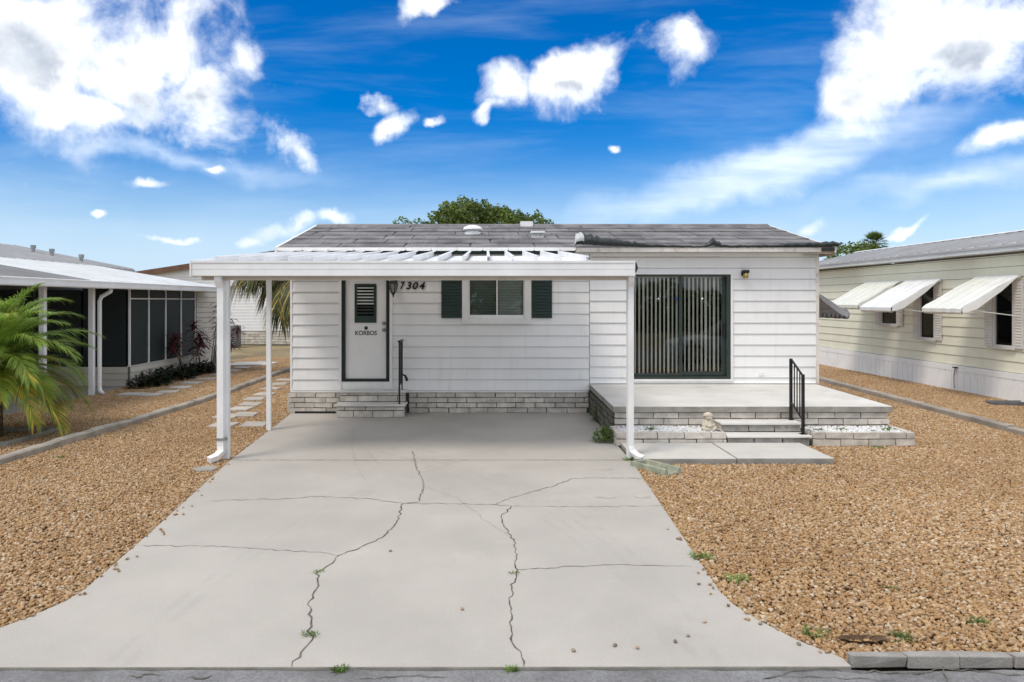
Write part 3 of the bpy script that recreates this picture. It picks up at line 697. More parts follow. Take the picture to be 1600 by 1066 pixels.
# awning on the right side wall
def awning(parent, wallx, sgn, y0, y1, zt, zb, out, colours, rods=True):
    n = len(colours); wd = (y1-y0)/n
    aw = MB().box(min(wallx, wallx+sgn*.04), max(wallx, wallx+sgn*.04), y0-.02, y1+.02, zt, zt+.05).build('awning', 'awning_white', parent)
    for i, mt in enumerate(colours):
        up = .005 if i % 2 else 0.
        prof = [(sgn*.03, zt+.03), (sgn*out*.35, zt+.03-(zt-zb)*.30), (sgn*out*.72, zt-(zt-zb)*.66), (sgn*out*.93, zb+.10), (sgn*out*.99, zb+.03), (sgn*out*.985, zb-.05), (sgn*out*.95, zb-.075)]
        pr = [(wallx+a, z+up) for a, z in prof] + [(wallx+a-sgn*.012, z+up-.014) for a, z in prof[::-1]]
        MB().prism(pr, 'y', y0+i*wd+.003, y0+(i+1)*wd-.003).build('awning_slat', mt, aw)
    for y in (y0, y1-.012):                         # end wings
        pr = [(wallx+sgn*.03, zt+.02), (wallx+sgn*out*.72, zt-(zt-zb)*.66-.01), (wallx+sgn*out*.95, zb+.06), (wallx+sgn*out*.95, zb-.06), (wallx+sgn*out*.72, zb+.02), (wallx+sgn*out*.3, zt-(zt-zb)*.42)]
        MB().prism(pr, 'y', y-.004, y+.012).build('awning_wing', colours[0], aw)
    if rods:
        for y in (y0+.06, y1-.06):
            MB().tube([(wallx+sgn*.02, y, zb-.12), (wallx+sgn*out*.9, y, zb+.02)], .009, 6).build('support_rod', 'metal_white', aw)
    return aw
awning(home, HX1+.012, 1, 13.25, 14.45, 2.30, 1.86, .74, ['roof_grey']*7, False)

# wall lantern, porch light
lt = empty('wall_lantern', (-1.755, 12.93, 2.2), 'black caged wall lantern beside the house number', 'lamp')
MB().box(-1.785, -1.695, 12.96, 12.983, 2.36, 2.52).tube([(-1.755, 12.97, 2.46), (-1.755, 12.90, 2.53), (-1.755, 12.86, 2.545)], .012, 6).build('bracket', 'iron_black', lt)
MB().lathe([(.045,0),(.07,.10),(.075,.16)], (-1.755, 12.86, 2.29), 6).build('glass_body', 'lamp_glass', lt)
q = MB()
for i in range(6):
    a = R(60*i); q.tube([(-1.755+.047*math.cos(a), 12.86+.047*math.sin(a), 2.285), (-1.755+.074*math.cos(a), 12.86+.074*math.sin(a), 2.39), (-1.755+.08*math.cos(a), 12.86+.08*math.sin(a), 2.455)], .008, 5)
q.build('cage', 'iron_black', lt)
MB().lathe([(.09,0),(.07,.03),(.03,.07),(.012,.11),(0,.115)], (-1.755, 12.86, 2.453), 6).lathe([(.0,-.10),(.012,-.085),(.014,-.05),(.03,-.03),(.05,0)], (-1.755, 12.86, 2.287), 8).build('cap', 'iron_black', lt)
pl = empty('porch_light', (4.885, 12.9, 2.6), 'small black porch light with amber glass right of the sliding door', 'lamp')
MB().box(4.84, 4.95, 12.955, 12.984, 2.60, 2.70).box(4.835, 4.955, 12.85, 12.954, 2.655, 2.71).build('housing', 'iron_black', pl, bevel=.01)
MB().lathe([(.045,0),(.052,.05),(.045,.10)], (4.90, 12.90, 2.555), 12).build('lamp_globe', 'brass', pl, True)

# ------------------------------------------------------------------ carport
cp = empty('carport', (-1, 11, 0), 'white aluminium carport roof on posts over the driveway', 'carport')
prof = [(9.0, 2.455), (8.985, 2.46), (8.985, 2.535), (8.995, 2.54), (8.985, 2.545), (8.985, 2.615), (8.975, 2.63), (8.975, 2.655), (8.995, 2.655), (9.0, 2.63), (9.14, 2.60), (9.14, 2.455)]
gut = MB().prism(prof, 'x', -3.88, 1.94).build('gutter', 'metal_white', cp)
MB().prism([(8.97, 2.45), (8.97, 2.66), (9.15, 2.62), (9.15, 2.45)], 'x', -3.90, -3.881).build('end_cap', 'metal_white', gut)
MB().prism([(8.97, 2.45), (8.97, 2.66), (9.15, 2.62), (9.15, 2.45)], 'x', 1.941, 1.955).build('end_cap', 'metal_white', gut)
MB().tube([(1.965, 8.98, 2.63), (1.975, 8.97, 2.56), (1.96, 8.965, 2.50)], [.012, .02, .008], 6).build('gutter_strap', 'iron_black', gut)
MB().box(-3.82, 1.93, 9.16, 9.23, 2.405, 2.60).build('beam', 'beam_beige', cp)
MB().box(-3.82, -3.75, 9.235, 12.6, 2.5, 2.56).build('side_beam', 'beam_beige', cp)
CPX0, CPX1 = -3.88, 1.36
def cz(y): return 2.625 + (y - 9.02) * (2.958-2.625) / (12.62-9.02)
np_ = 16; pw = (CPX1-CPX0)/np_
for i in range(np_):
    a = CPX0 + i*pw; c = a + pw
    # each pan: flat tray with one standing rib on its right edge
    q = MB(); sec = [(a+.002, 0), (c-.045, 0), (c-.042, .095), (c-.002, .095), (c-.002, .08), (c-.036, .08), (c-.04, -.012), (a+.002, -.012)]
    n = len(sec)
    for y in (9.02, 12.62):
        q.v += [(x, y, cz(y)+z) for x, z in sec]
    q.f = [tuple(range(n))[::-1], tuple(range(n, 2*n))] + [(k, (k+1) % n, n+(k+1) % n, n+k) for k in range(n)]; q.mi = [0]*(n+2)
    q.build('roof_pan', 'pan_white', cp)
MB().prism([(9.02, cz(9.02)-.02), (12.62, cz(12.62)-.02), (12.62, cz(12.62)+.075), (9.02, cz(9.02)+.04)], 'x', CPX0-.022, CPX0-.001).build('edge_trim', 'metal_white', cp)
MB().prism([(9.02, cz(9.02)-.02), (12.62, cz(12.62)-.02), (12.62, cz(12.62)+.08), (9.02, cz(9.02)+.03)], 'x', CPX1+.001, CPX1+.04).build('edge_trim', 'metal_white', cp)
MB().box(-3.535, -3.46, 9.16, 9.235, 0, 2.404).build('post', 'metal_white', cp, bevel=.004)
MB().box(1.895, 1.965, 9.18, 9.25, 0, 2.404).build('post', 'metal_white', cp, bevel=.004)
MB().box(-3.62, -3.545, 11.22, 11.29, 0, 2.5).build('post', 'metal_white', cp, bevel=.004)
def downspout(parent, pts, w=.075, d=.055, matn='metal_white'):
    """rectangular spout swept along points"""
    pts = [Vector(p) for p in pts]; q = MB(); n = 4
    for i, p in enumerate(pts):
        t = (pts[min(i+1, len(pts)-1)] - pts[max(i-1, 0)]).normalized()
        sx_ = Vector((1, 0, 0)) - t * t.x
        sx_ = sx_.normalized() if sx_.length > .35 else (Vector((0, 0, 1)) - t * t.z).normalized()
        sy_ = t.cross(sx_)
        for a, c in ((-1,-1),(1,-1),(1,1),(-1,1)): q.v.append(tuple(p + sx_*a*w/2 + sy_*c*d/2))
    for i in range(len(pts)-1):
        for j in range(4): q.f.append((i*4+j, i*4+(j+1)%4, (i+1)*4+(j+1)%4, (i+1)*4+j)); q.mi.append(0)
    q.f += [(3,2,1,0), tuple((len(pts)-1)*4+j for j in range(4))]; q.mi += [0,0]
    return q.build('downspout', matn, parent)
downspout(cp, [(-3.56, 9.06, 2.46), (-3.56, 9.065, 2.40), (-3.545, 9.12, 2.30), (-3.545, 9.12, .20), (-3.535, 9.10, .12), (-3.57, 9.02, .065), (-3.63, 8.93, .045)], .085, .07)
MB().box(-3.590, -3.47, 9.075, 9.165, .27, .30).build('strap', 'galvanised', cp)
downspout(cp, [(1.925, 9.07, 2.46), (1.925, 9.08, 2.40), (1.93, 9.14, 2.32), (1.93, 9.14, .19), (1.945, 9.12, .12), (2.0, 9.06, .07), (2.06, 9.0, .05)], .075, .06)

# ------------------------------------------------------------------ door steps and rail
st_ = empty('door_steps', (-2.1, 12.6, 0), 'two brick steps with white treads below the entrance door', 'steps')
core = MB().box(-2.72, -1.51, 12.49, 12.93, .0, .20).box(-2.73, -1.53, 12.79, 12.93, .20, .40).build('core', 'mortar', st_)
bricks(core, -2.74, -1.49, 12.455, .0, [.125, .07], .36, .05, 'brick')
bricks(core, -2.75, -1.51, 12.755, .245, [.115, .05], .36, .05, 'brick')
for y0, z in ((12.42, .20), (12.72, .412)):
    MB().box(-2.765, -1.475, y0, 12.93 if z > .3 else 12.78, z, z+.04).build('tread', 'concrete_patio', st_, bevel=.012)
hr = empty('door_handrail', (-1.59, 12.6, .24), 'black iron handrail at the right of the entrance door steps', 'handrail')
MB().box(-1.605, -1.575, 12.47, 12.50, .24, 1.37).build('post', 'iron_black', hr); MB().box(-1.60, -1.575, 12.85, 12.875, .452, 1.37).build('post', 'iron_black', hr)
MB().box(-1.615, -1.565, 12.44, 12.92, 1.371, 1.40).build('top_rail', 'iron_black', hr); MB().box(-1.6, -1.58, 12.501, 12.849, .58, .60).build('bottom_rail', 'iron_black', hr)
for i in range(3): MB().box(-1.597, -1.583, 12.58+i*.09, 12.594+i*.09, .601, 1.37).build('baluster', 'iron_black', hr)
MB().tube([(-1.575, 12.86, .74), (-1.53, 12.85, .72), (-1.50, 12.84, .66), (-1.49, 12.84, .62)], [.012, .02, .026, .02], 6).build('bracket', 'iron_black', hr)

# ------------------------------------------------------------------ patio, steps, planters, walk
pt = empty('patio', (4.1, 11.8, 0), 'raised concrete patio on pale brick walls before the sliding door', 'patio')
PX0, PX1 = 1.985, 6.24
slab = MB(); slab.v = [(PX0-.03,10.53,.405),(PX1+.03,10.53,.405),(PX1+.03,12.975,.445),(PX0-.03,12.975,.445),(PX0-.03,10.53,.50),(PX1+.03,10.53,.50),(PX1+.03,12.975,.545),(PX0-.03,12.975,.545)]
slab.f = [(0,3,2,1),(4,5,6,7),(0,1,5,4),(1,2,6,5),(2,3,7,6),(3,0,4,7)]; slab.mi = [1,0,1,1,1,1]
slab.build('slab', ['concrete_patio', 'concrete_edge'], pt, bevel=.01)
fw = MB().box(PX0+.02, PX1-.02, 10.60, 12.97, 0, .40).build('front_wall', 'mortar', pt)
bricks(fw, PX0, PX1, 10.565, .0, [.105, .105, .10, .093], .40, .06)
sw = MB().box(PX0+.012, PX0+.0195, 10.63, 12.96, 0, .40).build('side_wall', 'mortar', pt)
bricks(sw, 10.64, 12.95, PX0-.03, .0, [.105, .105, .10, .093], .40, .05, 'brick_mossy', horiz='y')
ps = empty('patio_steps', (4.13, 10.3, 0), 'two brick steps with white treads up to the patio', 'steps')
core = MB().box(3.55, 4.70, 10.03, 10.56, 0, .12).box(3.56, 4.70, 10.30, 10.56, .12, .245).build('core', 'mortar', ps)
bricks(core, 3.53, 4.73, 9.99, .0, [.118], .40, .06, ['brick_weathered', 'brick'], off=0)
bricks(core, 3.54, 4.73, 10.27, .158, [.10], .40, .06, 'brick_weathered', off=0)
bricks(core, 10.28, 10.56, 3.53, .158, [.10], .30, .06, 'brick', horiz='y')
MB().box(3.52, 4.76, 9.965, 10.265, .12, .157).build('tread', 'concrete_patio', ps, bevel=.012); MB().box(3.52, 4.745, 10.24, 10.56, .26, .298).build('tread', 'concrete_patio', ps, bevel=.012)
WP = ggroup('white_pebble_scatter', MATS['white_pebble'], 1700, 1700, .025, .05)
for nm, a, c, lb in (('left', 1.90, 3.515, 'brick planter of white stones left of the patio steps'), ('right', 4.775, 6.28, 'brick planter of white stones right of the patio steps')):
    pn = empty('planter', ((a+c)/2, 10.25, 0), lb, 'planter', 'planters before the patio')
    pw_ = MB().box(a+.02, c-.02, 10.03, 10.09, 0, .195).box(a+.02, a+.09, 10.09, 10.55, 0, .195).box(c-.09, c-.02, 10.09, 10.55, 0, .195).build('wall', 'mortar', pn)
    bricks(pw_, a, c, 9.99, 0, [.105, .10], .40, .10); bricks(pw_, 10.10, 10.55, a, 0, [.105, .10], .40, .09, 'brick', horiz='y'); bricks(pw_, 10.10, 10.55, c, 0, [.105, .10], .40, .09, 'brick', horiz='y', side=-1)
    o = gravel([(a+.10, 10.10), (c-.10, 10.10), (c-.10, 10.56), (a+.10, 10.56)], 'white decorative stones filling the planter %s of the patio steps' % nm, 'stones', WP, 'skirt_white', .165, 'white_gravel')
prl = empty('step_railing', (4.68, 10.3, .157), 'black iron railing beside the patio steps', 'railing')
MB().box(4.663, 4.70, 10.48, 10.517, .298, 1.24).build('post', 'iron_black', prl); MB().box(4.663, 4.70, 10.08, 10.117, .157, 1.04).build('post', 'iron_black', prl)
MB().box(4.64, 4.725, 10.05, 10.145, .1571, .167).build('foot_plate', 'iron_black', prl); MB().box(4.65, 4.715, 10.46, 10.535, .2981, .306).build('foot_plate', 'iron_black', prl)
def slopebar(z0, z1, h): return MB().prism([(10.118, z0), (10.479, z1), (10.479, z1+h), (10.118, z0+h)], 'x', 4.67, 4.693)
slopebar(1.015, 1.215, .024).build('top_rail', 'iron_black', prl); slopebar(.36, .56, .02).build('bottom_rail', 'iron_black', prl)
for i in range(3):
    y = 10.195+i*.09; k = (y-10.118)/.361*.2
    MB().box(4.675, 4.689, y, y+.014, .375+k, 1.02+k).build('baluster', 'iron_black', prl)
wk = tag(MB().box(1.96, 3.292, 8.98, 9.975, -.03, .055).build('walk_slab', 'concrete_walk', bevel=.012), 'flat concrete walk slab touching the driveway in front of the left planter', 'slab', 'walk slabs before the patio')
wk2 = tag(MB().box(3.305, 4.58, 8.985, 9.975, -.03, .058).build('walk_slab', 'concrete_walk', bevel=.012), 'flat concrete walk slab right of the joint, before the patio steps', 'slab', 'walk slabs before the patio')
for w_ in (wk, wk2):
    w_.data.materials.append(MATS['concrete_edge'])
    for p_ in w_.data.polygons: p_.material_index = 0 if p_.normal.z > .5 else 1
# cherub statue
cb_ = empty('cherub_statue', (3.33, 10.26, .175), 'small weathered seated cherub statue in the left planter', 'statue')
q = MB(); X, Y, Z = 3.33, 10.26, .175
q.lathe([(.085,0),(.10,.02),(.085,.06),(.07,.11),(.055,.15),(.03,.17)], (X, Y, Z), 14)
for s in (-1, 1):
    q.tube([(X+s*.05, Y, Z+.03), (X+s*.09, Y-.06, Z+.05), (X+s*.035, Y-.11, Z+.02)], [.035, .033, .022], 8)
    q.tube([(X+s*.05, Y, Z+.145), (X+s*.085, Y-.02, Z+.09), (X+s*.03, Y-.07, Z+.085)], [.022, .02, .016], 8)
q.ball((X, Y-.075, Z+.085), (.035, .03, .025))
q.tube([(X, Y, Z+.15), (X, Y-.005, Z+.19)], [.03, .028], 8)
q.ball((X, Y-.012, Z+.215), (.048, .05, .055)); q.ball((X, Y-.062, Z+.21), .01, 6, 4)
for s in (-1, 1): q.ball((X+s*.047, Y-.01, Z+.21), (.012, .014, .018), 6, 4); q.ball((X+s*.028, Y-.055, Z+.20), .014, 6, 4)
q.build('body', 'statue', cb_, True)
q = MB(); q.ball((X, Y, Z+.24), (.066, .066, .04))
for i in range(11):
    a = R(33*i); q.ball((X+.055*math.cos(a), Y+.05*math.sin(a), Z+.232), (.02, .02, .022), 6, 4)
q.build('curls', 'statue', cb_, True)
# splash blocks
def splash(cx_, cy_, rz, matn, label, L=.62, W=.27):
    q = MB(); prof = [(-W/2, 0), (W/2, 0), (W/2, .09), (W/2-.04, .09), (W/2-.06, .03), (-W/2+.06, .03), (-W/2+.04, .09), (-W/2, .09)]
    q.prism(prof, 'y', -L/2, L/2); q.box(-W/2+.041, W/2-.041, L/2-.05, L/2-.002, .02, .088)
    o = q.build('splash_block', matn, bevel=.006); o.location = (cx_, cy_, -.02); o.rotation_euler = (R(-2), 0, R(rz)); return tag(o, label, 'splash block')
splash(2.13, 8.62, 30, 'splash_green', 'greenish concrete splash block under the right carport downspout')
splash(11.0-.35, 14.0, 75, 'plastic_grey', 'dark splash block by the white skirting of the cream house')
tag(MB().prism([(-3.72,8.62),(-3.6,8.5),(-3.42,8.53),(-3.40,8.66),(-3.55,8.76)], 'z', -.03, .02).build('flat_stone', 'concrete_edge', bevel=.01), 'flat dark stone beneath the left carport downspout', 'stone')

# ------------------------------------------------------------------ edging timbers, pavers, curb
def timbers(pts, label, group, w=.15, h=.13, z=-.03):
    for i, (a, c) in enumerate(zip(pts[:-1], pts[1:])):
        a, c = Vector(a), Vector(c); L = (c-a).length; q = MB(); n = 8
        for k in range(n+1):
            t = k/n; dy = -L/2 + .006 + (L-.012)*t; jx, jz = rnd(-.008,.008), rnd(-.008,.008)
            for X_, Z_ in ((-w/2, 0), (w/2, 0), (w/2, h-.02), (w/2-.025, h), (-w/2+.025, h), (-w/2, h-.02)): q.v.append((X_+jx, dy, Z_+(jz if Z_ > 0 else 0)))
        for k in range(n):
            for j in range(6): q.f.append((k*6+j, k*6+(j+1)%6, (k+1)*6+(j+1)%6, (k+1)*6+j)); q.mi.append(0)
        q.f += [tuple(range(6))[::-1], tuple(n*6+j for j in range(6))]; q.mi += [0,0]
        o = q.build('edging_timber', 'timber_grey'); mid = (a+c)/2; o.location = (mid.x, mid.y, z + rnd(-.01, .01)); o.rotation_euler = (R(rnd(-.3,.3)), 0, -math.atan2(c.x-a.x, c.y-a.y))
        WORLD[o.name] = Vector(o.location)
        tag(o, label % ORD[i], 'timber', group)
timbers([(-6.62,6.0),(-6.40,8.3),(-6.30,10.0),(-6.15,11.6),(-6.0,13.9),(-5.96,16.1),(-6.02,18.6),(-6.06,21.0),(-6.08,23.4)], 'weathered grey edging timber left of the driveway, %s from the street', 'timbers edging the left gravel')
timbers([(8.28,6.4),(8.38,8.7),(8.54,11.1),(8.66,13.5),(8.78,15.9),(8.88,18.3),(8.98,20.7),(9.05,23)], 'weathered grey edging timber before the cream house, %s from the street', 'timbers edging the right gravel')
PV = [(350,665),(398,664),(355,651),(383,649),(376,640),(392,632),(398,624),(413,617),(424,608),(436,601),(445,594)]
for i, (x, y) in enumerate(PV):
    g = G(x, y); o = MB().box(-.2, .2, -.2, .2, 0, .05).build('paver', 'paver', bevel=.008); o.location = (g[0], g[1], -.025+rnd(-.004,.006)); o.rotation_euler = (R(rnd(-1,1)), R(rnd(-1,1)), R(rnd(-6,6)))
    tag(o, 'concrete paver in the row by the home\'s left wall, %s from the carport' % ORD[i], 'paver', 'pavers along the left wall')
PV2 = [(205,617),(235,618),(262,613),(283,606),(300,599),(322,593),(345,586),(362,580),(378,575),(395,571),(412,566)]
for i, (x, y) in enumerate(PV2):
    g = G(x, y); o = MB().box(-.23, .23, -.2, .2, 0, .05).build('paver', 'paver', bevel=.008); o.location = (g[0], g[1], -.022+rnd(-.004,.006)); o.rotation_euler = (0, R(rnd(-1,1)), R(rnd(-8,8)))
    tag(o, 'concrete paver beyond the left edging timbers, %s from the neighbouring porch post' % ORD[i], 'paver', 'pavers in the neighbouring yard')
x = 2.14
for i in range(9):
    L = rnd(.31, .335); q = MB().box(-L/2+.003, L/2-.003, -.033, .033, 0, .07)
    q.v = [(a+rnd(-.009,.009), c+rnd(-.006,.006), d+rnd(-.006,.006)) for a, c, d in q.v]
    o = q.build('curb_block', 'concrete_curb', bevel=.006); o.location = (x+L/2, 4.03+rnd(-.008,.008), -.03+rnd(-.005,.005)); o.rotation_euler = (R(rnd(-2,2)), 0, R(rnd(-1.5,1.5)))
    tag(o, 'grey concrete curb block at the street, %s from the driveway' % ORD[i], 'curb block', 'curb blocks along the right gravel'); x += L

q = MB(); n = 22; g = G(1345, 1003)
q.v = [(g[0] + .17*math.cos(2*math.pi*i/n)*rnd(.75,1.15), g[1] + .05*math.sin(2*math.pi*i/n)*rnd(.6,1.3), .026) for i in range(n)] + [(g[0], g[1], -.02)]
q.f = [(i, (i+1) % n, n) for i in range(n)]; q.mi = [0]*n
tag(q.build('soil_hollow', 'soil'), 'dark soil hollow in the gravel just behind the first curb block', 'hollow')

# ------------------------------------------------------------------ plants
def leaf(mb, p, d, up, L, W, droop=0., mi=0, segs=2):
    d = d.normalized(); s = d.cross(up); s = s.normalized() if s.length > 1e-4 else d.orthogonal().normalized()
    k = len(mb.v); pts = []
    for i in range(segs+1):
        t = i/segs; c = p + d*L*t + Vector((0,0,-1))*droop*L*t*t; wd = W*(.55 if i == 0 else (1 if i < segs else .06))
        pts += [c - s*wd/2, c + s*wd/2]
    mb.v += [tuple(q) for q in pts]
    for i in range(segs): mb.f.append((k+2*i, k+2*i+1, k+2*i+3, k+2*i+2)); mb.mi.append(mi)
def frond(L, elev, bend, nl, ll, lw, mats=('leaf_palm',), vee=.5, droop=.35, yellow=0.):
    mb = MB(); pts = []; p = Vector((0,0,0)); n = 14; a = elev
    for i in range(n+1):
        pts.append(p.copy()); p = p + Vector((math.cos(a), 0, math.sin(a)))*L/n; a -= bend/n * (.4 + 1.2*i/n)
    mb.tube(pts, [.014*(1-.8*i/n)+.002 for i in range(n+1)], 5)
    for i in range(nl):
        t = .12 + .88*i/(nl-1); f = t*n; j = min(int(f), n-1); c = pts[j].lerp(pts[j+1], f-j); d = (pts[j+1]-pts[j]).normalized()
        l = ll*(.45+.9*math.sin(math.pi*min(1, t*.86+.12)))*rnd(.85,1.1)
        for s in (-1, 1):
            side = Vector((0, s, 0)); up = d.cross(side)*s*-1
            up = Vector((-d.z, 0, d.x))
            dv = d*(.55+.7*t) + side*(1-.45*t) + up*vee*rnd(.6,1.2) + Vector((0,0,rnd(-.1,.1)))
            leaf(mb, c, dv, up, l, lw*rnd(.8,1.1), droop*rnd(.7,1.3), 1 if rnd(0,1) < yellow else 0, 3)
    return mb
def place_frond(mb, name, mats, parent, loc, rz):
    o = mb.build(name, mats, parent, local=True); o.location = loc; o.rotation_euler = (0, 0, rz); return o
# pygmy palm at left
g = G(8, 688); px_, py_ = -7.72, 10.7
pal = empty('pygmy_date_palm', (px_, py_, -.02), 'bushy green pygmy palm with yellowing lower fronds at the left edge', 'palm')
MB().tube([(px_, py_, -.05), (px_+.02, py_, .4), (px_+.01, py_+.01, .95), (px_, py_, 1.2)], [.13, .10, .085, .09], 10).build('trunk', 'bark', pal, True)
variants = []
for i in range(72):
    t = i/71; el = R(84 - 100*t + rnd(-6,6)); be = R(60 + 45*rnd(0,1)); yel = max(0, (t-.5)*1.3)
    fm = frond(1.45*rnd(.85,1.1), el, be, 84, .30, .012, yellow=.04+yel*.8, vee=.55, droop=.5)
    place_frond(fm, 'frond', ['leaf_palm', 'leaf_palm_yellow'], pal, (0, 0, 1.22 - .18*t), i*2.39996)
ring = empty('tree_ring', (-7.3, 10.3, -.03), 'low square concrete frame around the foot of the pygmy palm', 'edging')
for a in ((-8.25,-7.0,9.98,10.06),(-8.25,-7.0,11.1,11.18),(-8.25,-8.17,10.061,11.099),(-7.08,-7.0,10.061,11.099)): MB().box(*a, -.03, .06).build('edging_bar', 'concrete_edge', ring, bevel=.01)
# queen palm behind the carport
qp = empty('queen_palm', (-5.6, 20.3, -.05), 'queen palm with long drooping fronds seen under the carport roof', 'palm')
MB().tube([(-5.6,20.3,-.05),(-5.55,20.3,1.5),(-5.5,20.3,3.0)], [.16,.13,.12], 10).build('trunk', 'bark_pale', qp, True)
for i in range(17):
    fm = frond(2.3*rnd(.9,1.1), R(rnd(5,50)), R(rnd(110,150)), 60, .55, .028, vee=-.1, droop=1.1, yellow=.12)
    place_frond(fm, 'frond', ['leaf_queen', 'leaf_palm_yellow'], qp, (.1, 0, 2.85), i*2.39996+.3)
# oak behind the house
def crown(name, mat_, parent, lobes, n, size, tilt=1.):
    mb = MB()
    for _ in range(n):
        c, r = random.choices(lobes, [q[1][0]*q[1][2] for q in lobes])[0]
        d = Vector((random.gauss(0,1), random.gauss(0,1), random.gauss(0,1))).normalized(); k = rnd(.55,1.0)**.6
        k *= 1 + .16*math.sin(d.x*7+c[0]*3)*math.sin(d.z*9+c[0])+.10*math.sin(d.x*19+d.z*17)
        p = Vector((c[0]+d.x*r[0]*k, c[1]+d.y*r[1]*k, c[2]+d.z*r[2]*k))
        a = Vector((rnd(-1,1), rnd(-1,1), rnd(-.6,.6))).normalized(); s = a.cross(Vector((rnd(-1,1),rnd(-1,1),rnd(-1,1)))).normalized(); L = size*rnd(.6,1.3)
        k0 = len(mb.v); mb.v += [tuple(p-a*L*.5), tuple(p+s*L*.3), tuple(p+a*L*.5), tuple(p-s*L*.3)]; mb.f.append((k0,k0+1,k0+2,k0+3)); mb.mi.append(0)
    return mb.build(name, mat_, parent)
tr = empty('oak_tree', (.3, 42, -.09), 'broad leafy green tree rising behind the roof ridge', 'tree')
MB().tube([(.3,42,-.1),(.2,42,2.5),(.1,42,4.2)], [.35,.28,.22], 10).tube([(.15,42,3.6),(-1.8,42,5.6),(-2.6,42,6.8)], [.18,.12,.04], 7).tube([(.15,42,3.8),(1.9,42,5.6),(2.6,42,6.6)], [.18,.12,.04], 7).tube([(.1,42,4),(-.2,42,7)], [.18,.05], 7).tube([(-.8,42,4.6),(-3.6,42,5.8),(-5.4,42,7.2)], [.1,.05,.02], 6).build('trunk', 'bark', tr, True)
crown('crown', 'leaf_oak', tr, [((-2.3,42,6.2),(1.5,2,1.9)), ((-.6,42,6.6),(1.6,2,1.75)), ((-1.4,41.5,6.9),(1.7,1.8,1.35)), ((.8,41.5,6.6),(1.6,1.8,1.3)), ((1.0,42,6.2),(1.6,2,1.5)), ((2.7,42,6.0),(1.5,2,1.55)), ((3.9,42,5.6),(1.0,1.4,1.25)), ((0,42,5.2),(3.6,2,1.2))], 40000, .18)
crown('crown', 'leaf_oak', tr, [((-4.0,42,6.6),(.8,.8,.55)), ((-5.2,42,6.95),(.5,.5,.35)), ((-5.7,42,6.5),(.45,.5,.5)), ((-4.7,42,6.3),(.6,.6,.4))], 800, .17)
# fan palm and bush far right
fp = empty('fan_palm', (25.5, 45, -.09), 'distant fan palm rising between the two houses at right', 'palm')
MB().tube([(25.5,45,-.1),(25.5,45,3),(25.55,45,5.9)], [.2,.17,.15], 8).build('trunk', 'bark', fp, True)
for i in range(34):
    a = i*2.39996; el = R(85-120*i/33); d = Vector((math.cos(a)*math.cos(el), math.sin(a)*math.cos(el), math.sin(el))); q = MB()
    c = d*.45; up = Vector((0,0,1)) if abs(d.z) < .9 else Vector((1,0,0)); s = d.cross(up).normalized()
    q.tube([(0,0,0), tuple(c)], .015, 4)
    for k in range(15):
        t = R(-80+160*k/14); leaf(q, c, d*math.cos(t)+s*math.sin(t), up, .65*rnd(.85,1.1), .07, .25)
    place_frond(q, 'fan_leaf', ['leaf_oak'], fp, (.05, 0, 5.95), 0)
bs_ = empty('background_bush', (23.2, 44, -.09), 'distant bushy green tree left of the fan palm', 'tree')
MB().tube([(23.2,44,-.1),(23.2,44,2.5),(23.3,44,4)], [.2,.15,.06], 7).build('trunk', 'bark', bs_)
crown('crown', 'leaf_oak', bs_, [((23.2,44,4.8),(1.3,1.2,1.0)), ((24.4,44,5.1),(1.0,1,.8)), ((22.5,44,3.8),(1,1,.9))], 3500, .2)
# ground-cover bed, cordyline stems
def shrub(cx_, cy_, r, h, n, matn, label, cat, L=.13, W=.05, name='low_shrub', group=None):
    e = empty(name, (cx_, cy_, -.02), label, cat, group); q = MB()
    for _ in range(n):
        a = rnd(0, 6.283); rr_ = r*math.sqrt(rnd(0,1)); p = Vector((cx_+rr_*math.cos(a), cy_+rr_*math.sin(a), rnd(.02, h*(1-(rr_/r)**2*.6))))
        leaf(q, p, Vector((math.cos(a+rnd(-1,1)), math.sin(a+rnd(-1,1)), rnd(.1,1.3))), Vector((0,0,1)), L*rnd(.7,1.3), W, .4)
    q.build('foliage', matn, e); q = MB()
    for i in range(5):
        a = rnd(0, 6.28); q.tube([(cx_+.02*math.cos(a), cy_+.02*math.sin(a), -.03), (cx_+r*.5*math.cos(a), cy_+r*.5*math.sin(a), h*.7)], .006, 4)
    q.build('stems', 'bark', e); return e
for i in range(9):
    shrub(-8.42+.12*math.sin(i*2), 16.75+i*.45, .33, .34+.1*(i % 2), 260, 'leaf_dark', 'low dark-leaved shrub along the screened porch, %s from its near corner' % ORD[i], 'shrub', .16, .055, group='shrubs along the porch')
for i, (x, y, h, lean) in enumerate(((-8.55,19.2,1.25,-.1),(-8.4,19.6,1.5,.12),(-8.45,20.2,1.1,-.1),(-8.3,20.6,2.05,.42),(-8.4,21.0,1.75,.2),(-8.2,20.4,1.45,.3))):
    e = empty('cordyline', (x, y, -.02), 'tall bare-stemmed red-leaved plant by the porch, %s from the street' % ORD[i], 'plant', 'red-leaved plants by the porch')
    for k in range(3):
        q = MB(); dx = lean*(.8+.4*k)+rnd(-.12,.12); hh = h*(1-.17*k); top = Vector((x+dx, y+rnd(-.1,.1), hh))
        q.tube([(x+rnd(-.05,.05), y, -.03), (x+dx*.4, y, hh*.5), tuple(top)], [.016,.013,.01], 5).build('stem', 'bark_pale', e)
        q = MB()
        for j in range(26):
            a = j*2.4; el = rnd(-.2,1.2); base = top + Vector((0,0,-.22*rnd(0,1)))
            leaf(q, base, Vector((math.cos(a), math.sin(a), el)), Vector((0,0,1)), .36*rnd(.7,1.2), .06, .55, 0, 3)
        q.build('leaf_rosette', 'leaf_red', e)
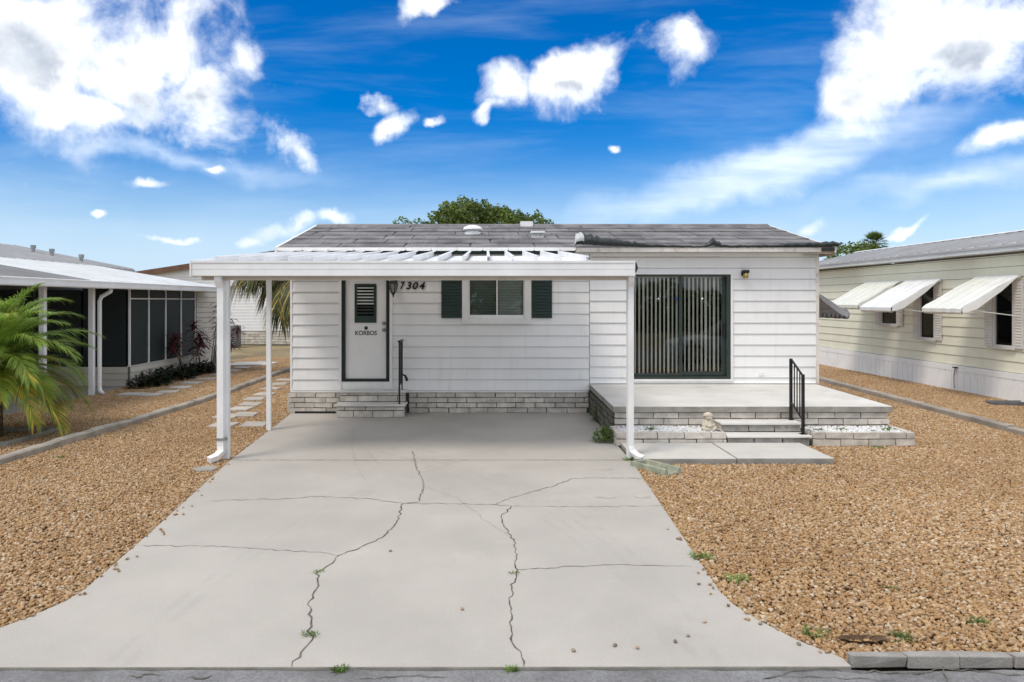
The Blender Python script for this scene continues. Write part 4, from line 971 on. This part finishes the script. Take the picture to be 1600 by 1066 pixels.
# weeds
def tuft(n, h, spread):
    q = MB()
    for _ in range(n):
        a = rnd(0, 6.28); leaf(q, Vector((rnd(-spread,spread), rnd(-spread,spread)*.6, 0)), Vector((math.cos(a)*.7, math.sin(a)*.7, rnd(.3,1.4))), Vector((0,0,1)), h*rnd(.5,1.2), h*.09, .4)
    return q
WD = [(1100,872,.10,'on the right driveway edge, farthest from the street'),(1152,906,.09,'on the right driveway edge beside its flare'),(1272,990,.09,'in the gravel just left of the curb blocks'),(1408,998,.08,'in the gravel behind the second curb block'),(1528,972,.08,'in the gravel near the right frame edge'),
      (1390,920,.06,'standing alone in the middle of the right gravel'),(800,1044,.045,'at the street end of the right driveway crack'),(530,1046,.05,'at the street edge of the driveway, left half'),(497,894,.05,'in the left driveway crack, upper'),(486,992,.06,'in the left driveway crack, near the street'),
      (804,896,.05,'in the right driveway crack'),(985,719,.09,'at the foot of the right carport post'),(1370,700,.09,'in front of the right planter'),(95,715,.08,'in the left gravel by the edging timber')]
for x, y, h, lb in WD:
    g = G(x, y); o = tuft(110, h, h*.8).build('weed', 'leaf_weed', bevel=0); o.location = (g[0], g[1], -.012); tag(o, 'small green weed ' + lb, 'weed', 'weeds')
for x, y, z, h, lb in ((2.47,10.3,.17,.13,'in the left planter near the carport post'),(4.98,10.25,.17,.11,'in the right planter, nearest the steps'),(5.35,10.28,.17,.11,'in the right planter, second from the steps'),(5.78,10.2,.17,.07,'in the right planter, third from the steps'),(6.05,10.25,.17,.13,'at the right end of the right planter')):
    o = tuft(90, h, h*.5).build('weed', 'leaf_weed'); o.location = (x, y, z); tag(o, 'small green weed ' + lb, 'weed', 'weeds')
shrub(1.80, 10.35, .17, .24, 240, 'leaf_weed', 'leafy green weed clump against the patio side wall', 'weed', .07, .04, 'weed_clump')
shrub(1.92, 12.1, .09, .34, 60, 'leaf_weed', 'small green weed climbing the dark patio side wall', 'weed', .06, .03, 'weed_clump')
PL = ['highest on the right flare', 'left of a close pair', 'right of a close pair', 'alone left of the flare', 'third from the right crack', 'left of two by the curb', 'right of two by the curb', 'fourth from the right crack', 'closest beside the right crack', 'second from the right crack', 'fifth from the right crack', 'beside the left crack', 'between the two long cracks']
for i, (x, y) in enumerate(((1165,958),(1188,976),(1196,973),(1101,973),(1055,1004),(1248,1008),(1262,1006),(1075,995),(896,1018),(996,1014),(961,1010),(610,862),(722,953))):
    g = G(x, y); q = MB().ball((0,0,.008), (.014*rnd(.8,1.3), .012, .009), 7, 5); o = q.build('pebble', 'bark_pale' if i % 3 else 'wood_raw', smooth=True); o.location = (g[0], g[1], .0); o.rotation_euler = (0,0,rnd(0,3))
    tag(o, 'stray gravel pebble on the concrete driveway, ' + PL[i], 'pebble', 'stray pebbles on the driveway')

# ------------------------------------------------------------------ left neighbour: carport + screened porch
ln = empty('neighbour_house_with_porch', (-10.5, 17, 0), 'neighbouring house at left with dark screened porch and white metal roof', 'house')
LX = -8.9
def lz(x): return 2.53 + (-8.45 - x) * .17
# roof of single pans, white with a grey older stretch
y = 9.0
i = 0
while y < 21.55:
    y1 = min(y + .40, 21.6); grey = y < 14.6
    q = MB(); xe = -12.5
    sec = [(y+.003, 0), (y1-.05, 0), (y1-.045, .045), (y1-.003, .045), (y1-.003, -.01), (y+.003, -.01)]; n = len(sec)
    for x in (-8.47, xe): q.v += [(x, a, lz(x)+c) for a, c in sec]
    q.f = [tuple(range(n)), tuple(range(n, 2*n))[::-1]] + [(k, n+k, n+(k+1) % n, (k+1) % n) for k in range(n)]; q.mi = [0]*(n+2)
    q.build('roof_pan', 'roof_dark' if grey else 'roof_white', ln); y = y1
MB().prism([(-8.47, lz(-8.47)-.07), (-12.5, lz(-12.5)-.07), (-12.5, lz(-12.5)-.02), (-8.47, lz(-8.47)-.02)], 'y', 9.0, 21.6).build('roof_deck', 'roof_white', ln)
MB().prism([(-8.40,2.40),(-8.385,2.42),(-8.385,2.50),(-8.375,2.55),(-8.40,2.56),(-8.47,2.545),(-8.47,2.40)], 'y', 8.9, 21.7).build('gutter', 'metal_white', ln)
MB().prism([(-12.35,3.22),(-16.5,4.05),(-16.5,4.0),(-12.35,3.14)], 'y', 9.0, 24).build('upper_roof', 'roof_grey', ln)
for k in range(38):
    yy_ = 9.0+k*.4; MB().prism([(-12.35,3.222),(-16.5,4.052),(-16.5,4.085),(-12.35,3.255)], 'y', yy_, yy_+.05).build('roof_rib', 'roof_grey', ln)
MB().box(-16.4, -12.5, 21.7, 23.8, 0, 3.1).box(-16.4, -12.6, 9.2, 21.7, 0, 3.1).build('wall', 'tan_siding', ln)
for x, z, y in ((-14.6, 3.72, 22), (-14.0, 3.6, 22), (-13.05, 3.42, 22)): MB().tube([(x,y,z-.1),(x,y,z+.12)], .055, 8).tube([(x,y,z+.1),(x,y,z+.2)], .08, 8).build('vent_pipe', 'galvanised', ln)
for y in (10.2, 12.0, 13.7, 15.4):
    MB().box(LX-.05, LX+.05, y-.05, y+.05, -.02, 2.42).build('post', 'metal_white', ln)
dsp = [(LX+.38,15.5,2.42),(LX+.37,15.5,2.34),(LX+.16,15.5,2.22),(LX+.12,15.5,2.12),(LX+.12,15.5,.2),(LX+.14,15.48,.1),(LX+.24,15.42,.03)]
MB().tube(dsp, .045, 8).build('downspout', 'metal_white', ln, True)
MB().box(-12.5, LX-.02, 9.0, 21.5, -.05, .005).build('slab', 'concrete_edge', ln)
# front screened wall (faces the street) and side screened wall
fwl = MB().box(-12.5, LX, 17.02, 17.06, 0, .47).build('knee_wall', 'gap_shade', ln); lap(fwl, -12.5, LX-.03, 17.0, .0, .49, .16, .0, [], 'tan_siding', lip=.02)
sdl = MB().box(LX-.06, LX-.02, 17.06, 20.9, 0, .47).build('knee_wall', 'gap_shade', ln); lap(sdl, 17.06, 20.9, LX, .0, .49, .16, .0, [], 'tan_siding', axis='y', sgn=-1, lip=.02)
for (a, c) in ((-12.45,-11.3),(-11.25,-10.1),(-10.05,-8.98)): MB().box(a, c, 17.02, 17.026, .50, 2.40).build('screen', 'screen_mesh', ln)
ys_ = [17.07, 18.03, 18.98, 19.94, 20.9]
for a, c in zip(ys_[:-1], ys_[1:]):
    MB().box(LX-.03, LX-.026, a+.02, c-.02, .52, 2.16).build('screen', 'screen_mesh', ln); MB().box(LX-.03, LX-.026, a+.02, c-.02, 2.20, 2.40).build('screen', 'screen_mesh', ln)
for y in ys_: MB().box(LX-.045, LX+.0, y-.02, y+.02, .50, 2.42).build('mullion', 'metal_white', ln)
MB().box(LX-.04, LX-.01, 17.09, 20.88, 2.165, 2.195).build('transom_bar', 'metal_white', ln); MB().box(LX-.05, LX+.02, 17.0, 20.9, .475, .50).build('sill', 'tan_siding', ln)
swl = MB().box(-12.4, LX-.02, 20.95, 22.6, 0, 2.5).build('wall', 'gap_shade', ln); lap(swl, 20.95, 22.6, LX, 0, 2.45, .16, 0, [], 'tan_siding', axis='y', sgn=-1, lip=.02)
MB().box(-12.4, LX-.1, 20.84, 20.88, .02, 2.42).build('inner_wall', 'dark_room', ln)
bk = MB().lathe([(.16,0),(.20,.28),(.21,.29),(.21,.31),(.19,.31),(.155,.03)], (-8.35, 21.6, -.02), 16).build('grey_bucket', 'plastic_grey', smooth=False); tag(bk, 'grey plant tub standing by the porch end wall', 'tub')
tag(MB().box(-8.6, -7.2, 22.4, 23.6, -.05, .02).build('concrete_pad', 'concrete_walk'), 'pale concrete pad beyond the screened porch', 'slab')
# white house further back
bh = empty('white_house_behind', (-12, 35, 0), 'white sided house with brick skirting seen far behind under the carport', 'house')
bw = MB().box(-18, -8.5, 34.05, 42, -.05, 3.3).build('wall', 'gap_shade', bh); lap(bw, -18, -8.5, 34.05, .62, 3.3, .15, .62, [], 'siding_white', lip=.018)
bsk = MB().box(-18, -8.5, 33.99, 34.049, -.05, .615).build('skirt', 'mortar', bh); bricks(bsk, -14, -8.6, 33.96, -.05, [.13]*5, .5, .06)
MB().prism([(-18.4,3.15),(-9.5,4.5),(-1,3.15),(-1,3.4),(-9.5,4.75),(-18.4,3.4)], 'y', 33.7, 33.8).build('rake_board', 'brown_fascia', bh)
MB().prism([(-18.4,3.30),(-9.5,4.65),(-1,3.30),(-1,3.42),(-9.5,4.77),(-18.4,3.42)], 'y', 33.81, 42).build('roof', 'brown_fascia', bh)
MB().prism([(-18,3.3),(-1.3,3.3),(-9.5,4.6)], 'y', 34.0, 34.05).build('gable', 'siding_white', bh)
ac = empty('air_conditioner', (-12.0, 32.3, -.05), 'grey air conditioner unit beside the far white house', 'air conditioner')
MB().box(-12.4, -11.7, 32.0, 32.6, -.05, .95).build('casing', 'plastic_grey', ac, bevel=.03)
for k in range(8): MB().box(-12.36, -11.74, 31.985, 31.999, .05+k*.1, .09+k*.1).build('louvre', 'galvanised', ac)

# ------------------------------------------------------------------ right neighbour
rn = empty('cream_house', (12.5, 17, 0), 'cream lap-sided neighbouring house with window awnings at right', 'house')
RW = 11.2
# windows: (y0,y1,z0,z1)
wins = [(14.45, 15.05, 1.12, 2.55), (17.0, 17.62, 1.15, 2.55), (18.55, 19.35, 1.45, 2.55)]
wl = MB()
def shelly(mb, x, y0, y1, z0, z1, holes, th):
    ys = sorted({y0, y1, *[h[0] for h in holes], *[h[1] for h in holes]}); zs = sorted({z0, z1, *[h[2] for h in holes], *[h[3] for h in holes]})
    for i in range(len(ys)-1):
        for j in range(len(zs)-1):
            c = ((ys[i]+ys[i+1])/2, (zs[j]+zs[j+1])/2)
            if any(h[0] < c[0] < h[1] and h[2] < c[1] < h[3] for h in holes): continue
            mb.box(x, x+th, ys[i], ys[i+1], zs[j], zs[j+1])
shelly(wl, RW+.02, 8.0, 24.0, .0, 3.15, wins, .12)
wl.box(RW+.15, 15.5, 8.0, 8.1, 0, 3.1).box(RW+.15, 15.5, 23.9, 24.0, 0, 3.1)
wl = wl.build('wall', 'gap_shade', rn)
lap(wl, 8.0, 24.0, RW+.01, .60, 3.12, .226, .60, [(a-.0, c+.0, z0, z1) for a, c, z0, z1 in wins], 'cream_siding', axis='y', sgn=1, lip=.02)
MB().box(RW+.6, RW+.65, 8.2, 23.8, .3, 3.0).build('interior', 'dark_room', rn)
sk = MB().box(RW-.03, RW+.015, 8.0, 24.0, -.06, .46).build('skirting', 'skirt_white', rn)
MB().box(RW-.05, RW+.015, 8.0, 24.0, .462, .595).build('skirt_band', 'skirt_white', rn)
y = 8.0
while y < 23.9:
    MB().box(RW-.044, RW-.031, y+.006, y+.20, -.055, .458).build('skirt_panel', 'skirt_white', sk); y += .215
for (a, c, z0, z1) in wins:
    wv_ = MB().box(RW-.04, RW+.05, a+.001, a+.05, z0+.05, z1-.05).box(RW-.04, RW+.05, c-.05, c-.001, z0+.05, z1-.05).box(RW-.04, RW+.05, a+.001, c-.001, z0+.001, z0+.05).box(RW-.04, RW+.05, a+.001, c-.001, z1-.05, z1-.001).build('window', 'shutter_white', rn)
    MB().box(RW, RW+.006, a+.05, c-.05, z0+.05, z1-.05).build('pane', 'glass_dark', wv_); MB().box(RW-.01, RW+.02, a+.05, c-.05, (z0+z1)/2-.015, (z0+z1)/2+.015).build('meeting_rail', 'green_frame', wv_)
    MB().box(RW+.12, RW+.13, a+.05, c-.05, z0+.05, z1-.05).build('blind', 'green_frame', wv_)
    MB().box(RW-.07, RW-.012, a-.03, c+.03, z0-.035, z0-.002).build('sill', 'shutter_white', wv_)
    for s0, s1 in ((a-.24, a-.01), (c+.01, c+.24)):
        sh_ = MB().box(RW-.045, RW-.02, s0, s1, z0, z1).build('shutter', 'shutter_white', rn)
        for k in range(int((z1-z0-.1)/.06)): MB().prism([(RW-.0455, z0+.06+k*.06), (RW-.053, z0+.07+k*.06), (RW-.0455, z0+.105+k*.06)], 'y', s0+.03, s1-.03).build('louvre', 'shutter_white', sh_)
C_, W_ = 'awning_cream', 'awning_white'
awning(rn, RW-.05, -1, 14.28, 15.55, 2.62, 1.93, 1.25, [W_, C_, W_, C_, C_, C_, C_, C_])
awning(rn, RW-.05, -1, 16.76, 18.12, 2.62, 1.93, 1.25, [W_]*9)
awning(rn, RW-.05, -1, 18.42, 20.05, 2.62, 1.98, 1.15, [C_]*10)
# roof
MB().prism([(10.85, 3.17), (10.85, 3.30), (10.87, 3.30), (10.87, 3.17)], 'y', 7.9, 24.2).build('fascia', 'roof_white', rn)
MB().prism([(10.875, 3.17), (10.875, 3.19), (RW+.05, 3.19), (RW+.05, 3.17)], 'y', 7.9, 24.2).build('soffit', 'roof_white', rn)
MB().prism([(10.82, 3.305), (13.1, 3.82), (15.4, 3.3), (15.4, 3.25), (13.1, 3.77), (10.82, 3.255)], 'y', 7.85, 24.25).build('roof', 'roof_grey', rn)
y = 7.9
while y < 24.2:
    MB().prism([(10.82, 3.306), (13.1, 3.821), (13.1, 3.85), (10.82, 3.335)], 'y', y, y+.045).build('roof_rib', 'roof_grey', rn); y += .40
MB().prism([(13.0, 3.83), (13.1, 3.87), (13.2, 3.83)], 'y', 7.85, 24.25).build('ridge_cap', 'roof_white', rn)
MB().prism([(11.3,3.15),(15.2,3.15),(13.1,3.76)], 'y', 23.95, 23.99).build('gable', 'cream_siding', rn)
MB().tube([(RW-.06, 16.2, .56), (RW-.09, 16.2, .50), (RW-.08, 16.25, .3), (RW-.1, 16.2, .05)], .012, 6).build('hose_bib', 'galvanised', rn)
MB().box(RW-.11, RW-.05, 16.14, 16.26, .535, .56).build('hose_bib_handle', 'iron_black', rn)

# ------------------------------------------------------------------ across the street (mirrored in the glass)
pm('car_paint', (.72, .74, .78), .25, .01, 2, spec=.6); pm('car_glass', (.012, .014, .016), .08, .05, 2, spec=.6); pm('rubber', (.02, .02, .02), .8); pm('rim', (.45, .45, .46), .3, metal=.8); pm('tail_red', (.3, .01, .01), .3); pm('headlamp', (.7, .72, .74), .15)
car = empty('parked_car', (8.6, 1.9, -.007), 'white car parked on the street, mirrored in the sliding door', 'car')
def loft(secs, name, matn, parent):
    """secs: (x, [(halfwidth, z)...]) closed hull of symmetric cross-sections"""
    q = MB(); n = None
    for x, pr in secs:
        ring = [(x, 1.9 - hw, z) for hw, z in pr] + [(x, 1.9 + hw, z) for hw, z in pr[::-1]]; n = len(ring); q.v += ring
    for i in range(len(secs)-1):
        for j in range(n): q.f.append((i*n+j, i*n+(j+1) % n, (i+1)*n+(j+1) % n, (i+1)*n+j)); q.mi.append(0)
    q.f += [tuple(range(n)), tuple((len(secs)-1)*n+j for j in range(n))[::-1]]; q.mi += [0, 0]
    o = q.build(name, matn, parent, True); md = o.modifiers.new('sub', 'SUBSURF'); md.levels = 1; md.render_levels = 2; return o
def sec(x, w, zt, zb=.22): return (x, [(w*.86, zb), (w*.98, zb+.12), (w, zb+.32), (w*.97, zt-.10), (w*.88, zt-.01), (w*.4, zt+.015)])
loft([sec(6.42, .62, .62, .30), sec(6.5, .78, .72), sec(6.8, .86, .80), sec(7.5, .88, .90), sec(8.0, .88, .95), sec(9.6, .88, .97), sec(10.4, .87, .98), sec(10.75, .80, .92), sec(10.85, .66, .80, .32)], 'body', 'car_paint', car)
def csec(x, w, zt): return (x, [(w+.07, .90), (w+.05, .96), (w, (zt+.96)/2), (w-.05, zt-.05), (w-.14, zt), (w*.3, zt+.02)])
loft([csec(7.75, .72, .96), csec(8.25, .70, 1.30), csec(8.6, .66, 1.42), csec(9.4, .66, 1.44), csec(9.9, .68, 1.32), csec(10.45, .72, 1.0)], 'cabin', 'car_glass', car)
loft([(8.45, [(.60, 1.37), (.62, 1.39), (.62, 1.40), (.5, 1.42), (.3, 1.43), (.2, 1.435)]), (9.0, [(.63, 1.40), (.66, 1.43), (.65, 1.45), (.5, 1.475), (.3, 1.48), (.2, 1.48)]), (9.65, [(.60, 1.37), (.62, 1.39), (.62, 1.40), (.5, 1.42), (.3, 1.43), (.2, 1.435)])], 'roof', 'car_paint', car)
for x in (7.2, 9.95):
    for sgy in (-1, 1):
        yc = 1.9 + sgy*.80; wh = MB()
        for prof, mt in (([(.0, 0), (.21, 0), (.30, .02), (.32, .06), (.32, .16), (.30, .20), (.0, .20)], 'rubber'),):
            k = len(wh.v); wh.lathe([(max(r, .001), z) for r, z in prof], (0, 0, 0), 20); wh.v[k:] = [(x + a, yc - .10 + c, .31 + b_) for a, b_, c in wh.v[k:]]
        wo_ = wh.build('wheel', 'rubber', car, True); rm = MB(); rm.lathe([(.001, 0), (.19, 0), (.20, .015), (.001, .02)], (0, 0, 0), 16); rm.v = [(x + a, yc + sgy*.105 + (c - .01), .31 + b_) for a, b_, c in rm.v]; rm.build('rim', 'rim', wo_)
for sgy in (-1, 1):
    MB().box(6.50, 6.62, 1.9+sgy*.62-.13, 1.9+sgy*.62+.13, .60, .70).build('headlight', 'headlamp', car, bevel=.03); MB().box(10.72, 10.82, 1.9+sgy*.6-.14, 1.9+sgy*.6+.14, .70, .84).build('tail_light', 'tail_red', car, bevel=.02)
    MB().box(8.15, 8.30, 1.9+sgy*.98-.07, 1.9+sgy*.98+.07, .98, 1.10).build('mirror', 'car_paint', car, bevel=.03)
    MB().box(7.9, 10.3, 1.9+sgy*.884-.004, 1.9+sgy*.884+.004, .52, .56).build('side_moulding', 'rubber', car)
tl = crown('treeline', 'leaf_oak', None, [((-30 + i*4.2 + rnd(-1, 1), -24 + rnd(-2, 2), rnd(1.0, 1.5)), (rnd(2.6, 3.6), 2.2, rnd(1.8, 2.7))) for i in range(16)], 22000, .55)
tag(tl, 'row of leafy trees across the street behind the viewer', 'trees', kind='stuff')
